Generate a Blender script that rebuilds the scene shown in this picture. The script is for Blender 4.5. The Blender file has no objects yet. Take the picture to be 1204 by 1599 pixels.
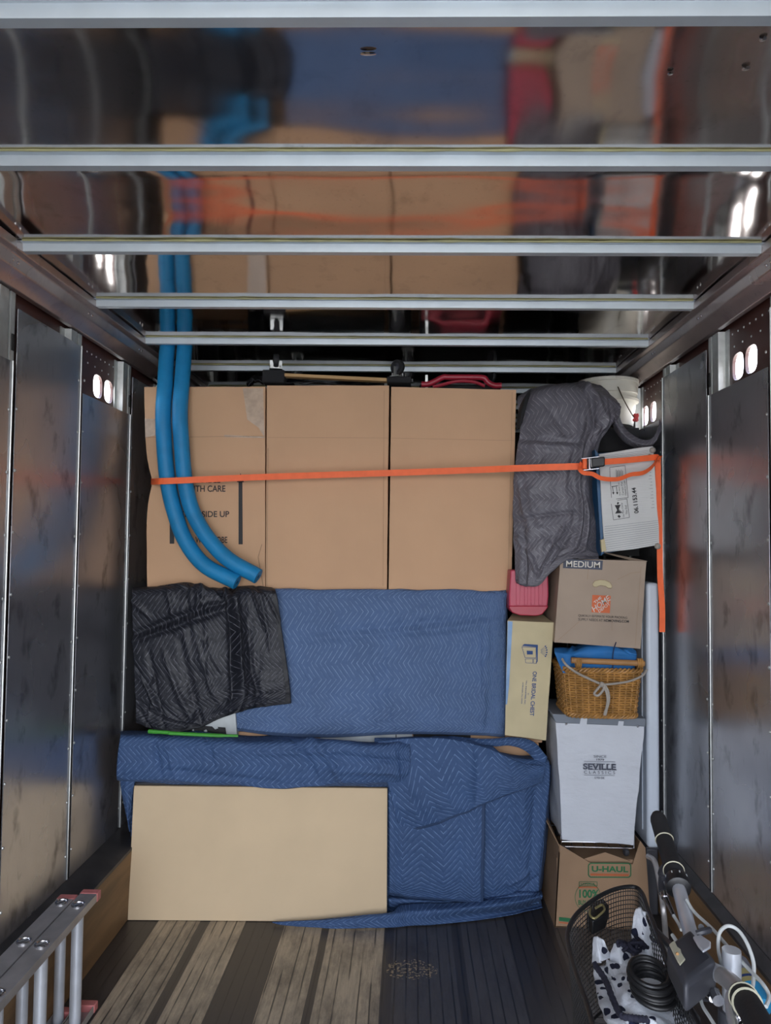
import bpy, bmesh, math, random
from math import sin, cos, pi, radians as R, exp, sqrt
from mathutils import Vector as V, Matrix, noise
sc = bpy.context.scene
col = sc.collection
# ------------------------------------------------------------ camera, sky, sun, exposure
HC = 1.64                      # eye height above the truck floor
FPX = 1150.0; PPX = 618.0; ROLL = 0.60
cam_d = bpy.data.cameras.new('camera'); cam = bpy.data.objects.new('camera', cam_d); col.objects.link(cam)
cam_d.sensor_fit = 'HORIZONTAL'; cam_d.sensor_width = 36; cam_d.lens = 36*FPX/1204; cam_d.clip_start = .02; cam_d.shift_x = -(PPX-602)/1204
CAMR = (Matrix.Rotation(R(1.10), 3, 'Z') @ Matrix.Rotation(R(90+2.36), 3, 'X') @ Matrix.Rotation(R(ROLL), 3, 'Z'))
cam.matrix_world = Matrix.Translation((0, 0, HC)) @ CAMR.to_4x4()
sc.camera = cam
sc.view_settings.view_transform = 'Standard'; sc.view_settings.look = 'None'
sc.view_settings.gamma = 1; sc.view_settings.use_curve_mapping = False
sc.view_settings.exposure = 1.86
w = bpy.data.worlds.new('sky'); sc.world = w; w.use_nodes = True
nt = w.node_tree; bg = nt.nodes['Background']
tc = nt.nodes.new('ShaderNodeTexCoord'); sp = nt.nodes.new('ShaderNodeSeparateXYZ'); rp = nt.nodes.new('ShaderNodeValToRGB')
nt.links.new(tc.outputs['Generated'], sp.inputs[0]); nt.links.new(sp.outputs[2], rp.inputs[0]); nt.links.new(rp.outputs[0], bg.inputs[0])
rp.color_ramp.elements[0].position = 0.0; rp.color_ramp.elements[0].color = (.93, .92, .92, 1)
rp.color_ramp.elements[1].position = 0.6; rp.color_ramp.elements[1].color = (.60, .74, 1.0, 1)
bg.inputs[1].default_value = 2.3
sun_d = bpy.data.lights.new('sun', 'SUN'); sun_d.energy = 4.5; sun_d.angle = R(1); sun_d.color = (1, .93, .82)
sun = bpy.data.objects.new('sun', sun_d); col.objects.link(sun)
sun.rotation_euler = (R(-40), R(12), 0)          # shines from beyond the cab on to the ground behind the truck
pt_d = bpy.data.lights.new('door_portal', 'AREA'); pt_d.shape = 'RECTANGLE'; pt_d.size = 2.42; pt_d.size_y = 2.57
pt_d.cycles.is_portal = True
pt = bpy.data.objects.new('door_portal', pt_d); col.objects.link(pt); pt.location = (-.055, -1.29, 1.29); pt.rotation_euler = (R(90), 0, 0)
sc.cycles.max_bounces = 10; sc.cycles.glossy_bounces = 5; sc.cycles.diffuse_bounces = 5; sc.cycles.sample_clamp_indirect = 6

# ------------------------------------------------------------ pixel helpers (a pixel of the 1204x1599 frame -> a real point at a real depth)
CO = V((0, 0, HC))
def ray(px, py): return (CAMR @ V(((px-PPX)/FPX, -(py-799.5)/FPX, -1)))
def PY(px, py, Y): d = ray(px, py); return CO + d*(Y/d.y)
def P(px, py, Y): return PY(px, py, Y+.12 if Y > 2.6 else Y)      # the load stands 12 cm beyond its nominal depths
def PZ(px, py, z): d = ray(px, py); return CO + d*((z-HC)/d.z)
def PX(px, py, x): d = ray(px, py); return CO + d*(x/d.x)
# ------------------------------------------------------------ materials
def nd(nt, t, **k):
    n = nt.nodes.new('ShaderNode'+t)
    for a, b in k.items(): setattr(n, a, b)
    return n
def setin(n, i, v, nt):
    if v is None: return
    if hasattr(v, 'is_output'): nt.links.new(v, n.inputs[i])
    else: n.inputs[i].default_value = v
def math_(nt, op, a, b=None, c=None, clamp=False):
    n = nd(nt, 'Math', operation=op, use_clamp=clamp); setin(n, 0, a, nt); setin(n, 1, b, nt); setin(n, 2, c, nt); return n.outputs[0]
def mixc(nt, f, a, b, mode='MIX'):
    n = nd(nt, 'Mix', data_type='RGBA', blend_type=mode); setin(n, 0, f, nt)
    setin(n, 6, a if hasattr(a, 'is_output') else (*a[:3], 1), nt); setin(n, 7, b if hasattr(b, 'is_output') else (*b[:3], 1), nt); return n.outputs[2]
def noise_(nt, scale, stretch=(1, 1, 1), detail=3, rough=.5, src='Object', dist=0):
    t = nd(nt, 'TexCoord'); m = nd(nt, 'Mapping'); m.inputs[3].default_value = stretch
    nt.links.new(t.outputs[src], m.inputs[0]); n = nd(nt, 'TexNoise'); nt.links.new(m.outputs[0], n.inputs[0])
    n.inputs['Scale'].default_value = scale; n.inputs['Detail'].default_value = detail; n.inputs['Roughness'].default_value = rough; n.inputs['Distortion'].default_value = dist
    return n.outputs[0]
def ramp(nt, v, a, b): n = nd(nt, 'MapRange'); setin(n, 0, v, nt); n.inputs[1].default_value = a; n.inputs[2].default_value = b; return n.outputs[0]
def bump_(nt, h, strength, dist=.01, normal=None):
    b = nd(nt, 'Bump'); setin(b, 'Height', h, nt); b.inputs['Strength'].default_value = strength; b.inputs['Distance'].default_value = dist
    if normal: nt.links.new(normal, b.inputs['Normal'])
    return b.outputs[0]
def M(name, c, rough=.6, metal=0., var=0.12, vs=8, stretch=(1, 1, 1), bs=0, bscale=60, bstretch=(1, 1, 1), c2=None, bd=.002, spec=None, coat=0):
    m = bpy.data.materials.new(name); m.use_nodes = True; nt = m.node_tree; b = nt.nodes['Principled BSDF']
    b.inputs['Roughness'].default_value = rough; b.inputs['Metallic'].default_value = metal
    if spec is not None: b.inputs['Specular IOR Level'].default_value = spec
    if coat: b.inputs['Coat Weight'].default_value = coat; b.inputs['Coat Roughness'].default_value = .08
    n = noise_(nt, vs, stretch)
    c2 = c2 or tuple(x*(1-var*2) for x in c)
    nt.links.new(mixc(nt, ramp(nt, n, .35, .65), c, c2), b.inputs['Base Color'])
    if bs: nt.links.new(bump_(nt, noise_(nt, bscale, bstretch), bs, bd), b.inputs['Normal'])
    m['bsdf'] = 1
    return m
def quilt(name, c, thread, s=.024, Pd=.14, k=.9, rough=.75, sheen=.0, bs=.5, ts=1.0):
    m = bpy.data.materials.new(name); m.use_nodes = True; nt = m.node_tree; b = nt.nodes['Principled BSDF']
    uv = nd(nt, 'UVMap'); sp = nd(nt, 'SeparateXYZ'); nt.links.new(uv.outputs[0], sp.inputs[0])
    u, v = sp.outputs[0], sp.outputs[1]
    wob = math_(nt, 'MULTIPLY', noise_(nt, 9, src='UV'), .012)
    tri = math_(nt, 'PINGPONG', v, Pd/2)
    L = math_(nt, 'ADD', math_(nt, 'ADD', u, math_(nt, 'MULTIPLY', tri, k)), wob)
    fr = math_(nt, 'FRACT', math_(nt, 'DIVIDE', L, s))
    d = math_(nt, 'ABSOLUTE', math_(nt, 'SUBTRACT', fr, .5))          # 0.5 on the seam
    hem = nd(nt, 'Attribute', attribute_name='hem').outputs['Fac']
    nohem = math_(nt, 'SUBTRACT', 1, hem, clamp=True)
    line = math_(nt, 'MULTIPLY', math_(nt, 'GREATER_THAN', d, .43), nohem)
    dash = ramp(nt, noise_(nt, 45, src='UV', detail=2), .38, .55)
    thr = math_(nt, 'MULTIPLY', math_(nt, 'MULTIPLY', line, dash), ts)
    base = mixc(nt, ramp(nt, noise_(nt, 5, src='UV'), .3, .7), c, tuple(x*.8 for x in c))
    base = mixc(nt, hem, base, tuple(x*.55 for x in c))
    nt.links.new(mixc(nt, thr, base, thread), b.inputs['Base Color'])
    b.inputs['Roughness'].default_value = rough
    b.inputs['Sheen Weight'].default_value = sheen
    pil = math_(nt, 'MULTIPLY', math_(nt, 'POWER', math_(nt, 'SUBTRACT', 1, math_(nt, 'MULTIPLY', d, 2)), .5), nohem)
    n1 = bump_(nt, pil, bs, .004)
    n2 = bump_(nt, noise_(nt, 14, src='UV', detail=4, rough=.6), .35, .02, n1)
    nt.links.new(n2, b.inputs['Normal'])
    return m
def metal_panel(name, c, rough, c2, rvar=.15, wav=.1, wscale=1.5, wstretch=(1, 1, 1), metal=.85, smudge=.7):
    m = bpy.data.materials.new(name); m.use_nodes = True; nt = m.node_tree; b = nt.nodes['Principled BSDF']
    n = noise_(nt, 2.2, detail=3, rough=.5); sm = ramp(nt, noise_(nt, 6, (2, 1.3, .8), detail=4, rough=.6, dist=.2), .56, .72)
    st = ramp(nt, noise_(nt, 26, (3, 3, .35), detail=3), .62, .82)
    cc = mixc(nt, ramp(nt, n, .3, .7), c, c2)
    cc = mixc(nt, math_(nt, 'MULTIPLY', sm, smudge), cc, (.05, .045, .045)); cc = mixc(nt, math_(nt, 'MULTIPLY', st, .3), cc, (.03, .03, .035))
    nt.links.new(cc, b.inputs['Base Color']); b.inputs['Metallic'].default_value = metal
    nt.links.new(math_(nt, 'ADD', rough, math_(nt, 'MULTIPLY', ramp(nt, n, .3, .7), rvar)), b.inputs['Roughness'])
    nt.links.new(bump_(nt, noise_(nt, wscale, wstretch, detail=2), wav, .1), b.inputs['Normal'])
    return m
def floor_mat():
    m = bpy.data.materials.new('floor planks'); m.use_nodes = True; nt = m.node_tree; b = nt.nodes['Principled BSDF']
    t = nd(nt, 'TexCoord'); s = nd(nt, 'SeparateXYZ'); nt.links.new(t.outputs['Object'], s.inputs[0]); x = s.outputs[0]; y = s.outputs[1]
    wob = math_(nt, 'MULTIPLY', math_(nt, 'SUBTRACT', noise_(nt, 6, (1, .3, 1)), .5), .012)
    xx = math_(nt, 'ADD', x, wob)
    cr = nd(nt, 'ValToRGB'); cr.color_ramp.interpolation = 'CONSTANT'
    nt.links.new(ramp(nt, xx, -1.3, 1.3), cr.inputs[0])
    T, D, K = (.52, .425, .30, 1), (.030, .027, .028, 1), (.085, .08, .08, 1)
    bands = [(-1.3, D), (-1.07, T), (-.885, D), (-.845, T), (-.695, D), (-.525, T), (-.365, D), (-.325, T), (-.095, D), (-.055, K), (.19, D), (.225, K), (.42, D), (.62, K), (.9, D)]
    el = cr.color_ramp.elements
    while len(el) > 1: el.remove(el[0])
    for i, (p, c) in enumerate(bands):
        e = el[0] if i == 0 else el.new((p+1.3)/2.6); e.position = (p+1.3)/2.6; e.color = c
    gr = math_(nt, 'FRACT', math_(nt, 'DIVIDE', xx, .043)); g = math_(nt, 'LESS_THAN', gr, .13)
    gp = math_(nt, 'MULTIPLY', g, ramp(nt, noise_(nt, 9, (3, .35, 1)), .35, .5))
    grain = noise_(nt, 10, (9, .6, 1), detail=6, rough=.65)
    dirt = ramp(nt, noise_(nt, 3.2, (2.2, .8, 1), detail=8, rough=.75), .44, .66)
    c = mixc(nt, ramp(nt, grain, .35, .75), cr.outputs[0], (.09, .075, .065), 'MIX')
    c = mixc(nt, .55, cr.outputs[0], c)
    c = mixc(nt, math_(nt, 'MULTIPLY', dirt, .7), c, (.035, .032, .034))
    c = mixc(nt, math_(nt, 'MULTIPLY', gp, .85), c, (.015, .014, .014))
    # spilled sawdust speck patch: a stain with its own outline
    dx = math_(nt, 'SUBTRACT', x, .02); dy = math_(nt, 'SUBTRACT', y, 2.90)
    rr = math_(nt, 'ADD', math_(nt, 'MULTIPLY', math_(nt, 'MULTIPLY', dx, dx), 60), math_(nt, 'MULTIPLY', math_(nt, 'MULTIPLY', dy, dy), 140))
    sp_ = math_(nt, 'MULTIPLY', math_(nt, 'GREATER_THAN', noise_(nt, 90, detail=2), .56), math_(nt, 'LESS_THAN', math_(nt, 'ADD', rr, noise_(nt, 20)), 1.1))
    c = mixc(nt, math_(nt, 'MULTIPLY', sp_, .8), c, (.42, .32, .17))
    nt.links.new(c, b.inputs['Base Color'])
    nt.links.new(math_(nt, 'ADD', .22, math_(nt, 'MULTIPLY', grain, .35)), b.inputs['Roughness'])
    b.inputs['Specular IOR Level'].default_value = .75
    h = math_(nt, 'SUBTRACT', math_(nt, 'MULTIPLY', grain, .3), gp)
    nt.links.new(bump_(nt, h, .5, .003), b.inputs['Normal'])
    return m
def spots_mat():
    m = bpy.data.materials.new('spotted fleece'); m.use_nodes = True; nt = m.node_tree; b = nt.nodes['Principled BSDF']
    t = nd(nt, 'TexCoord'); mp = nd(nt, 'Mapping'); nt.links.new(t.outputs['UV'], mp.inputs[0])
    v = nd(nt, 'TexVoronoi'); v.inputs['Scale'].default_value = 40; v.inputs['Randomness'].default_value = .9; nt.links.new(mp.outputs[0], v.inputs[0])
    d = math_(nt, 'ADD', v.outputs[0], math_(nt, 'MULTIPLY', noise_(nt, 60, src='UV'), .35))
    f = math_(nt, 'LESS_THAN', d, .56)
    nt.links.new(mixc(nt, f, (.82, .84, .88), (.012, .016, .045)), b.inputs['Base Color']); b.inputs['Roughness'].default_value = .9
    nt.links.new(bump_(nt, noise_(nt, 160, src='UV'), .5, .003), b.inputs['Normal'])
    return m
MT = dict(
 card=M('brown cardboard', (.62, .375, .215), .72, var=.035, vs=3, bs=.12, bscale=260, bstretch=(1, 1, .05)),
 card_pale=M('pale fibreboard', (.68, .52, .33), .8, var=.03, vs=4, bs=.08, bscale=300),
 card_dull=M('dull cardboard', (.40, .31, .235), .75, var=.06, vs=4, bs=.1, bscale=200),
 card_uh=M('kraft cardboard', (.34, .215, .125), .75, var=.08, vs=4, bs=.1, bscale=200),
 card_yel=M('old yellowed cardboard', (.60, .51, .31), .75, var=.07, vs=6, bs=.1, bscale=160),
 card_white=M('white cardboard', (.66, .66, .64), .6, var=.05, vs=5, bs=.5, bscale=40, bstretch=(.3, 1, 6), bd=.004),
 ink=M('dark ink', (.035, .034, .036), .7), ink_blue=M('blue ink', (.03, .08, .24), .7), ink_orange=M('orange ink', (.75, .16, .05), .6),
 ink_green=M('green ink', (.02, .16, .06), .7), ink_rust=M('rust ink', (.55, .14, .05), .7), ink_white=M('pale ink', (.72, .68, .6), .7), ink_grey=M('slate ink', (.085, .095, .13), .7),
 label_blue=M('pale blue tape', (.25, .42, .68), .5),
 tape=M('clear tape', (.60, .45, .33), .12, var=.1, vs=30, bs=.6, bscale=25, spec=.7),
 foam=M('blue foam', (.008, .235, .50), .55, var=.08, vs=12, bs=.25, bscale=220, bd=.001),
 foam_in=M('foam hole', (.004, .08, .2), .8),
 strap=M('orange webbing', (1.0, .165, .045), .6, var=.04, vs=30, bs=.3, bscale=300, bd=.001),
 galv=M('galvanised steel', (.62, .64, .62), .38, .75, var=.08, vs=30, bs=.1, bscale=60),
 beam=M('beam aluminium', (.62, .67, .70), .5, .55, var=.04, vs=10, bs=.05, bscale=60),
 seal=M('yellow sealant', (.45, .42, .20), .5),
 rail=metal_panel('rail aluminium', (.50, .42, .40), .26, (.30, .25, .24), .1, .05, 2, metal=.8, smudge=.25),
 panel=metal_panel('scuffed steel panel', (.52, .52, .54), .23, (.38, .38, .405), .12, .08, 1.4),
 cap=M('dusty dark steel', (.09, .085, .085), .5, .5, var=.2, vs=9),
 skin=M('maroon box skin', (.105, .042, .034), .35, var=.15, vs=5),
 ceil=metal_panel('ceiling sheet metal', (.58, .54, .51), .07, (.50, .47, .45), .05, .07, 1.6, (.55, 1.4, 1), metal=1, smudge=.22),
 ply=M('plywood', (.25, .145, .065), .6, var=.2, vs=5, stretch=(1, .35, 3), bs=.2, bscale=30, bstretch=(1, .1, 3)),
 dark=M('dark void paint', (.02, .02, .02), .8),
 black=M('black plastic', (.012, .012, .013), .4, var=.1), blackrub=M('black rubber', (.016, .016, .018), .65, bs=.2, bscale=120),
 carpet=M('black carpet', (.02, .02, .022), .95, bs=.8, bscale=300),
 bag=M('black bag film', (.010, .010, .014), .22, bs=.6, bscale=12, bd=.02),
 wood=M('light wood', (.55, .33, .14), .6, var=.1, vs=8, stretch=(.4, 3, 3)),
 wood_handle=M('handle wood', (.42, .22, .085), .5, var=.1, vs=12),
 red=M('red plastic', (.42, .02, .045), .35, var=.05), redpale=M('faded red plastic', (.50, .055, .10), .4, var=.05),
 white_pl=M('white bucket plastic', (.66, .63, .54), .4, var=.05), white_tab=M('white moulded plastic', (.60, .66, .74), .4, var=.02, bs=.1, bscale=200),
 canvas=M('white canvas', (.63, .66, .71), .85, var=.03, vs=6, bs=.45, bscale=22, bstretch=(1, 1, 2), bd=.008),
 greyband=M('grey binding', (.20, .225, .26), .8, var=.05),
 chrome=M('chrome', (.7, .7, .72), .15, 1), steel=M('brushed aluminium', (.66, .68, .72), .32, .5, var=.06, vs=20), ladder=M('ladder aluminium', (.50, .48, .47), .42, .55, var=.1, vs=14),
 rung=M('rung aluminium', (.70, .73, .78), .4, .45, var=.06, vs=20),
 pink=M('faded red cap', (.62, .20, .19), .5), wicker=M('honey wicker', (.52, .265, .075), .45, var=.22, vs=22, bs=.2, bscale=150),
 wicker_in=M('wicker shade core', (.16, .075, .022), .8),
 rope=M('grey cord', (.42, .38, .33), .9, bs=.5, bscale=200), bluecloth=M('blue cloth', (.02, .17, .46), .7, var=.1, vs=9, bs=.4, bscale=14, bd=.01), navy=M('navy trim', (.01, .025, .09), .7),
 bluefilm=M('blue film', (.01, .085, .20), .4), green=M('green plastic', (.06, .36, .035), .45), white=M('white paint', (.62, .66, .66), .5), cream=M('cream plastic', (.6, .57, .42), .4),
 cable=M('white cable housing', (.60, .62, .60), .4), goldcan=M('can gold', (.42, .36, .16), .35, .5), bluecan=M('can blue', (.02, .2, .38), .4), silvercan=M('can silver', (.30, .31, .36), .3, .7),
 greypl=M('dark grey plastic', (.045, .046, .055), .45, var=.1), pinkrib=M('pink ribbon', (.9, .12, .12), .5), twig=M('twig', (.10, .07, .04), .8),
 q_blue=quilt('blue quilted blanket', (.085, .150, .30), (.22, .32, .50), .020, .105, .85),
 q_navy=quilt('dark blue quilted blanket', (.042, .092, .215), (.15, .24, .42), .023, .14, .95),
 q_black=quilt('black quilted blanket', (.014, .016, .024), (.16, .16, .19), .022, .15, .9, rough=.55, bs=.25, ts=.7),
 q_grey=quilt('grey quilted blanket', (.135, .128, .150), (.30, .29, .31), .020, .10, .8, rough=.5, bs=.3, ts=.8),
 q_plain=M('blanket binding', (.03, .075, .22), .8), q_blackhem=M('black binding', (.010, .010, .012), .8), spots=spots_mat(), floor=floor_mat(),
 ground=M('concrete', (.42, .41, .38), .9, vs=2), knit=M('dark knit trim', (.010, .010, .022), .9, bs=.8, bscale=200, c2=(.03, .03, .05)),
)
# ------------------------------------------------------------ object helpers
ROOT = {}
def tag(o, label, cat, group=None):
    o['label'] = label; o['category'] = cat
    if group: o['group'] = group
    return o
def thing(name, loc, label, cat, group=None):
    o = bpy.data.objects.new(name, None); col.objects.link(o); o.location = loc; o.empty_display_size = .1
    ROOT[o.name] = V(loc); return tag(o, label, cat, group)
class MB:
    def __init__(s): s.v = []; s.f = []; s.uv = None; s.hem = None; s.mi = []
    def add(s, vs, fs, mi=0):
        b = len(s.v); s.v += [V(x) for x in vs]; s.f += [tuple(i+b for i in f) for f in fs]; s.mi += [mi]*len(fs); return s
    def box(s, a, b, mi=0):
        x0, y0, z0 = a; x1, y1, z1 = b
        return s.add([(x0,y0,z0),(x1,y0,z0),(x1,y1,z0),(x0,y1,z0),(x0,y0,z1),(x1,y0,z1),(x1,y1,z1),(x0,y1,z1)],
                     [(0,3,2,1),(4,5,6,7),(0,1,5,4),(1,2,6,5),(2,3,7,6),(3,0,4,7)], mi)
    def hexa(s, c, mi=0):   # c: front TL TR BR BL, back TL TR BR BL
        return s.add(c, [(0,3,2,1),(4,5,6,7),(0,1,5,4),(1,2,6,5),(2,3,7,6),(3,0,4,7)], mi)
    def bar(s, a, b, wd, ht, up=(0,0,1), mi=0):
        a = V(a); b = V(b); d = (b-a).normalized(); x = d.cross(V(up)).normalized()*wd/2; u = x.cross(d).normalized()*ht/2
        return s.hexa([a-x+u, a+x+u, a+x-u, a-x-u, b-x+u, b+x+u, b+x-u, b-x-u], mi)
    def tube(s, pts, r, n=10, closed=False, cap=True, mi=0, prof=None):
        pts = [V(p) for p in pts]; N = len(pts); rs = r if isinstance(r, (list, tuple)) else [r]*N
        tang = []
        for i in range(N):
            if closed: t = pts[(i+1)%N]-pts[i-1]
            else: t = pts[min(i+1,N-1)]-pts[max(i-1,0)]
            tang.append(t.normalized() if t.length > 1e-9 else V((0,0,1)))
        nrm = tang[0].orthogonal().normalized(); vs = []
        for i in range(N):
            nrm = (nrm - tang[i]*nrm.dot(tang[i])); nrm = nrm.normalized() if nrm.length > 1e-6 else tang[i].orthogonal().normalized()
            bn = tang[i].cross(nrm)
            for k in range(n):
                a = 2*pi*k/n; vs.append(pts[i]+(nrm*cos(a)+bn*sin(a))*rs[i])
        fs = []
        for i in range(N if closed else N-1):
            j = (i+1) % N
            for k in range(n): fs.append((i*n+k, i*n+(k+1)%n, j*n+(k+1)%n, j*n+k))
        if cap and not closed: fs.append(tuple(range(n-1,-1,-1))); fs.append(tuple(range((N-1)*n, N*n)))
        return s.add(vs, fs, mi)
    def lathe(s, prof, c=(0,0,0), axis=(0,0,1), n=32, mi=0):     # prof: (radius, height)
        c = V(c); ax = V(axis).normalized(); x = ax.orthogonal().normalized(); y = ax.cross(x); vs = []
        for (r, h) in prof:
            for k in range(n): a = 2*pi*k/n; vs.append(c+ax*h+(x*cos(a)+y*sin(a))*r)
        fs = [(i*n+k, i*n+(k+1)%n, (i+1)*n+(k+1)%n, (i+1)*n+k) for i in range(len(prof)-1) for k in range(n)]
        if prof[0][0] > 1e-6: fs.append(tuple(range(n-1,-1,-1)))
        if prof[-1][0] > 1e-6: fs.append(tuple(range((len(prof)-1)*n, len(prof)*n)))
        return s.add(vs, fs, mi)
    def prism(s, poly, off, mi=0):      # poly: list of 3D points, off: extrusion vector
        n = len(poly); poly = [V(p) for p in poly]; off = V(off)
        return s.add(poly+[p+off for p in poly], [tuple(range(n)), tuple(range(2*n-1, n-1, -1))]+[(i, i+n, (i+1)%n+n, (i+1)%n) for i in range(n)], mi)
    def build(s, name, mat, parent=None, smooth=True, bevel=0, sub=0, loc=None, solid=0, label=None, ang=35, segs=2):
        me = bpy.data.meshes.new(name)
        if parent: org = ROOT[parent.name]
        elif loc is not None: org = V(loc)
        else:
            xs = [v.x for v in s.v]; ys = [v.y for v in s.v]; zs = [v.z for v in s.v]
            org = V(((min(xs)+max(xs))/2, (min(ys)+max(ys))/2, min(zs)))
        me.from_pydata([v-org for v in s.v], [], s.f)
        mats = mat if isinstance(mat, list) else [mat]
        for m_ in mats: me.materials.append(MT[m_] if isinstance(m_, str) else m_)
        for p, i in zip(me.polygons, s.mi): p.material_index = i
        if s.uv:
            l = me.uv_layers.new(name='UVMap')
            for lp in me.loops: l.data[lp.index].uv = s.uv[lp.vertex_index]
        if s.hem:
            at = me.attributes.new('hem', 'FLOAT', 'POINT')
            for i, h in enumerate(s.hem): at.data[i].value = h
        bm = bmesh.new(); bm.from_mesh(me)
        if not s.uv: bmesh.ops.recalc_face_normals(bm, faces=bm.faces)
        bm.to_mesh(me); bm.free()
        if smooth:
            for p in me.polygons: p.use_smooth = True
            me.set_sharp_from_angle(angle=R(ang))
        o = bpy.data.objects.new(name, me); col.objects.link(o)
        if parent: o.parent = parent; ROOT[o.name] = org
        else: o.location = org; ROOT[o.name] = org
        if bevel: b = o.modifiers.new('Bevel', 'BEVEL'); b.width = bevel; b.segments = segs; b.limit_method = 'ANGLE'; b.angle_limit = R(40)
        if solid: b = o.modifiers.new('Solidify', 'SOLIDIFY'); b.thickness = solid; b.offset = -1
        if sub: b = o.modifiers.new('Subsurf', 'SUBSURF'); b.levels = b.render_levels = sub
        if label: o['label'] = label
        return o
def split(m, name, mat, parent, **k):
    par = list(range(len(m.v)))
    def fd(a):
        while par[a] != a: par[a] = par[par[a]]; a = par[a]
        return a
    for f in m.f:
        for q in f[1:]: par[fd(q)] = fd(f[0])
    gs = {}
    for f, i in zip(m.f, m.mi): gs.setdefault(fd(f[0]), []).append((f, i))
    for g in gs.values():
        ids = sorted({v for f, _ in g for v in f}); mp = {v: i for i, v in enumerate(ids)}; n = MB(); n.v = [m.v[i] for i in ids]; n.f = [tuple(mp[v] for v in f) for f, _ in g]; n.mi = [i for _, i in g]
        n.build(name, mat, parent, **k)
def struct(o): o['kind'] = 'structure'; return o
def cr(p0, p1, p2, p3, t):
    return .5*((2*p1)+(p2-p0)*t+(2*p0-5*p1+4*p2-p3)*t*t+(3*p1-p0-3*p2+p3)*t*t*t)
def spline(pts, n):
    pts = [V(p) for p in pts]; N = len(pts); out = []
    for i in range(n+1):
        f = i/n*(N-1); k = min(int(f), N-2); t = f-k
        a = pts[k-1] if k > 0 else pts[0]*2-pts[1]; d = pts[k+2] if k+2 < N else pts[-1]*2-pts[-2]
        out.append(cr(a, pts[k], pts[k+1], d, t))
    return out
def sheet(rows, nu=110, nv=110, folds=(), amp=.004, nscale=7, seed=0, uvr=0, hem='', hemw=.03, uvo=(0,0), soft=True):
    """cloth: rows of control points (top to bottom), wrinkled along its own normal"""
    R_ = [spline(r, nu) for r in rows]; cols = [spline([r[i] for r in R_], nv) for i in range(nu+1)]
    G = [[cols[i][j] for i in range(nu+1)] for j in range(nv+1)]
    W = sum((G[nv//2][i+1]-G[nv//2][i]).length for i in range(nu)); H = sum((G[j+1][nu//2]-G[j][nu//2]).length for j in range(nv))
    m = MB(); m.uv = []; m.hem = []; c, s_ = cos(uvr), sin(uvr)
    for j in range(nv+1):
        for i in range(nu+1):
            p = G[j][i]; s, t = i/nu, j/nv
            du = G[j][min(i+1,nu)]-G[j][max(i-1,0)]; dv = G[min(j+1,nv)][i]-G[max(j-1,0)][i]
            n = dv.cross(du); n = n.normalized() if n.length > 1e-12 else V((0,-1,0))
            x, y = s*W, t*H
            d = amp*(noise.noise(V((x*nscale+seed, y*nscale, seed*1.7)))+.5*noise.noise(V((x*nscale*2.3, y*nscale*2.3+seed, 3.1))))
            for (a0, b0, a1, b1, wd, am) in folds:
                ax, ay, bx, by = a0*W, b0*H, a1*W, b1*H; dx, dy = bx-ax, by-ay; L2 = dx*dx+dy*dy
                q = ((x-ax)*dx+(y-ay)*dy)/L2; qc = min(1, max(0, q))
                dist = sqrt((x-ax-dx*qc)**2+(y-ay-dy*qc)**2)
                dist += .35*wd*noise.noise(V((x*18, y*18, seed)))
                if dist < 3.5*wd: d += am*exp(-(dist/wd)**2)*(.35+.65*sin(pi*min(1,max(0,.08+.84*qc))))
            m.v.append(p+n*d)
            m.uv.append((uvo[0]+x*c-y*s_, uvo[1]+x*s_+y*c))
            h = 0
            if 'l' in hem and x < hemw: h = 1
            if 'r' in hem and W-x < hemw: h = 1
            if 't' in hem and y < hemw: h = 1
            if 'b' in hem and H-y < hemw: h = 1
            m.hem.append(h)
    for j in range(nv):
        for i in range(nu):
            a = j*(nu+1)+i; m.f.append((a, a+nu+1, a+nu+2, a+1)); m.mi.append(0)
    return m
def rfolds(n, seed, ang, spread, L=(.15,.4), wd=(.008,.02), am=(.004,.012)):
    r = random.Random(seed); out = []
    for _ in range(n):
        a = ang+r.uniform(-spread, spread); l = r.uniform(*L)/2; x, y = r.random(), r.random()
        out.append((x-cos(a)*l, y-sin(a)*l, x+cos(a)*l, y+sin(a)*l, r.uniform(*wd), r.uniform(*am)*r.choice((1,1,-1))))
    return out
def gridhex(c, n=10, amp=.002, seed=0, bulge=0.0, front=None):
    """box from 8 corners with subdivided, slightly uneven faces"""
    bm = bmesh.new()
    F = [(0,1,2,3),(5,4,7,6),(4,5,1,0),(3,2,6,7),(4,0,3,7),(1,5,6,2)]
    c = [V(x) for x in c]; ctr = sum(c, V())/8
    for q in F:
        A, B, C_, D = (c[i] for i in q); g = []
        for j in range(n+1):
            row = []
            for i in range(n+1):
                s, t = i/n, j/n
                row.append(bm.verts.new((A*(1-s)+B*s)*(1-t)+(D*(1-s)+C_*s)*t))
            g.append(row)
        for j in range(n):
            for i in range(n): bm.faces.new((g[j][i], g[j+1][i], g[j+1][i+1], g[j][i+1]))
    bmesh.ops.remove_doubles(bm, verts=bm.verts, dist=1e-5); bm.normal_update()
    ax = (c[1]-c[0]).normalized(); up = (c[0]-c[3]).normalized()
    for v in bm.verts:
        p = v.co.copy()
        v.co += v.normal*amp*noise.noise(p*9+V((seed, 0, 0)))
        if front: v.co = front(v.co)
    m = MB(); bm.verts.index_update(); m.v = [v.co.copy() for v in bm.verts]; m.f = [tuple(v.index for v in f.verts) for f in bm.faces]; m.mi = [0]*len(m.f); bm.free()
    return m
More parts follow.
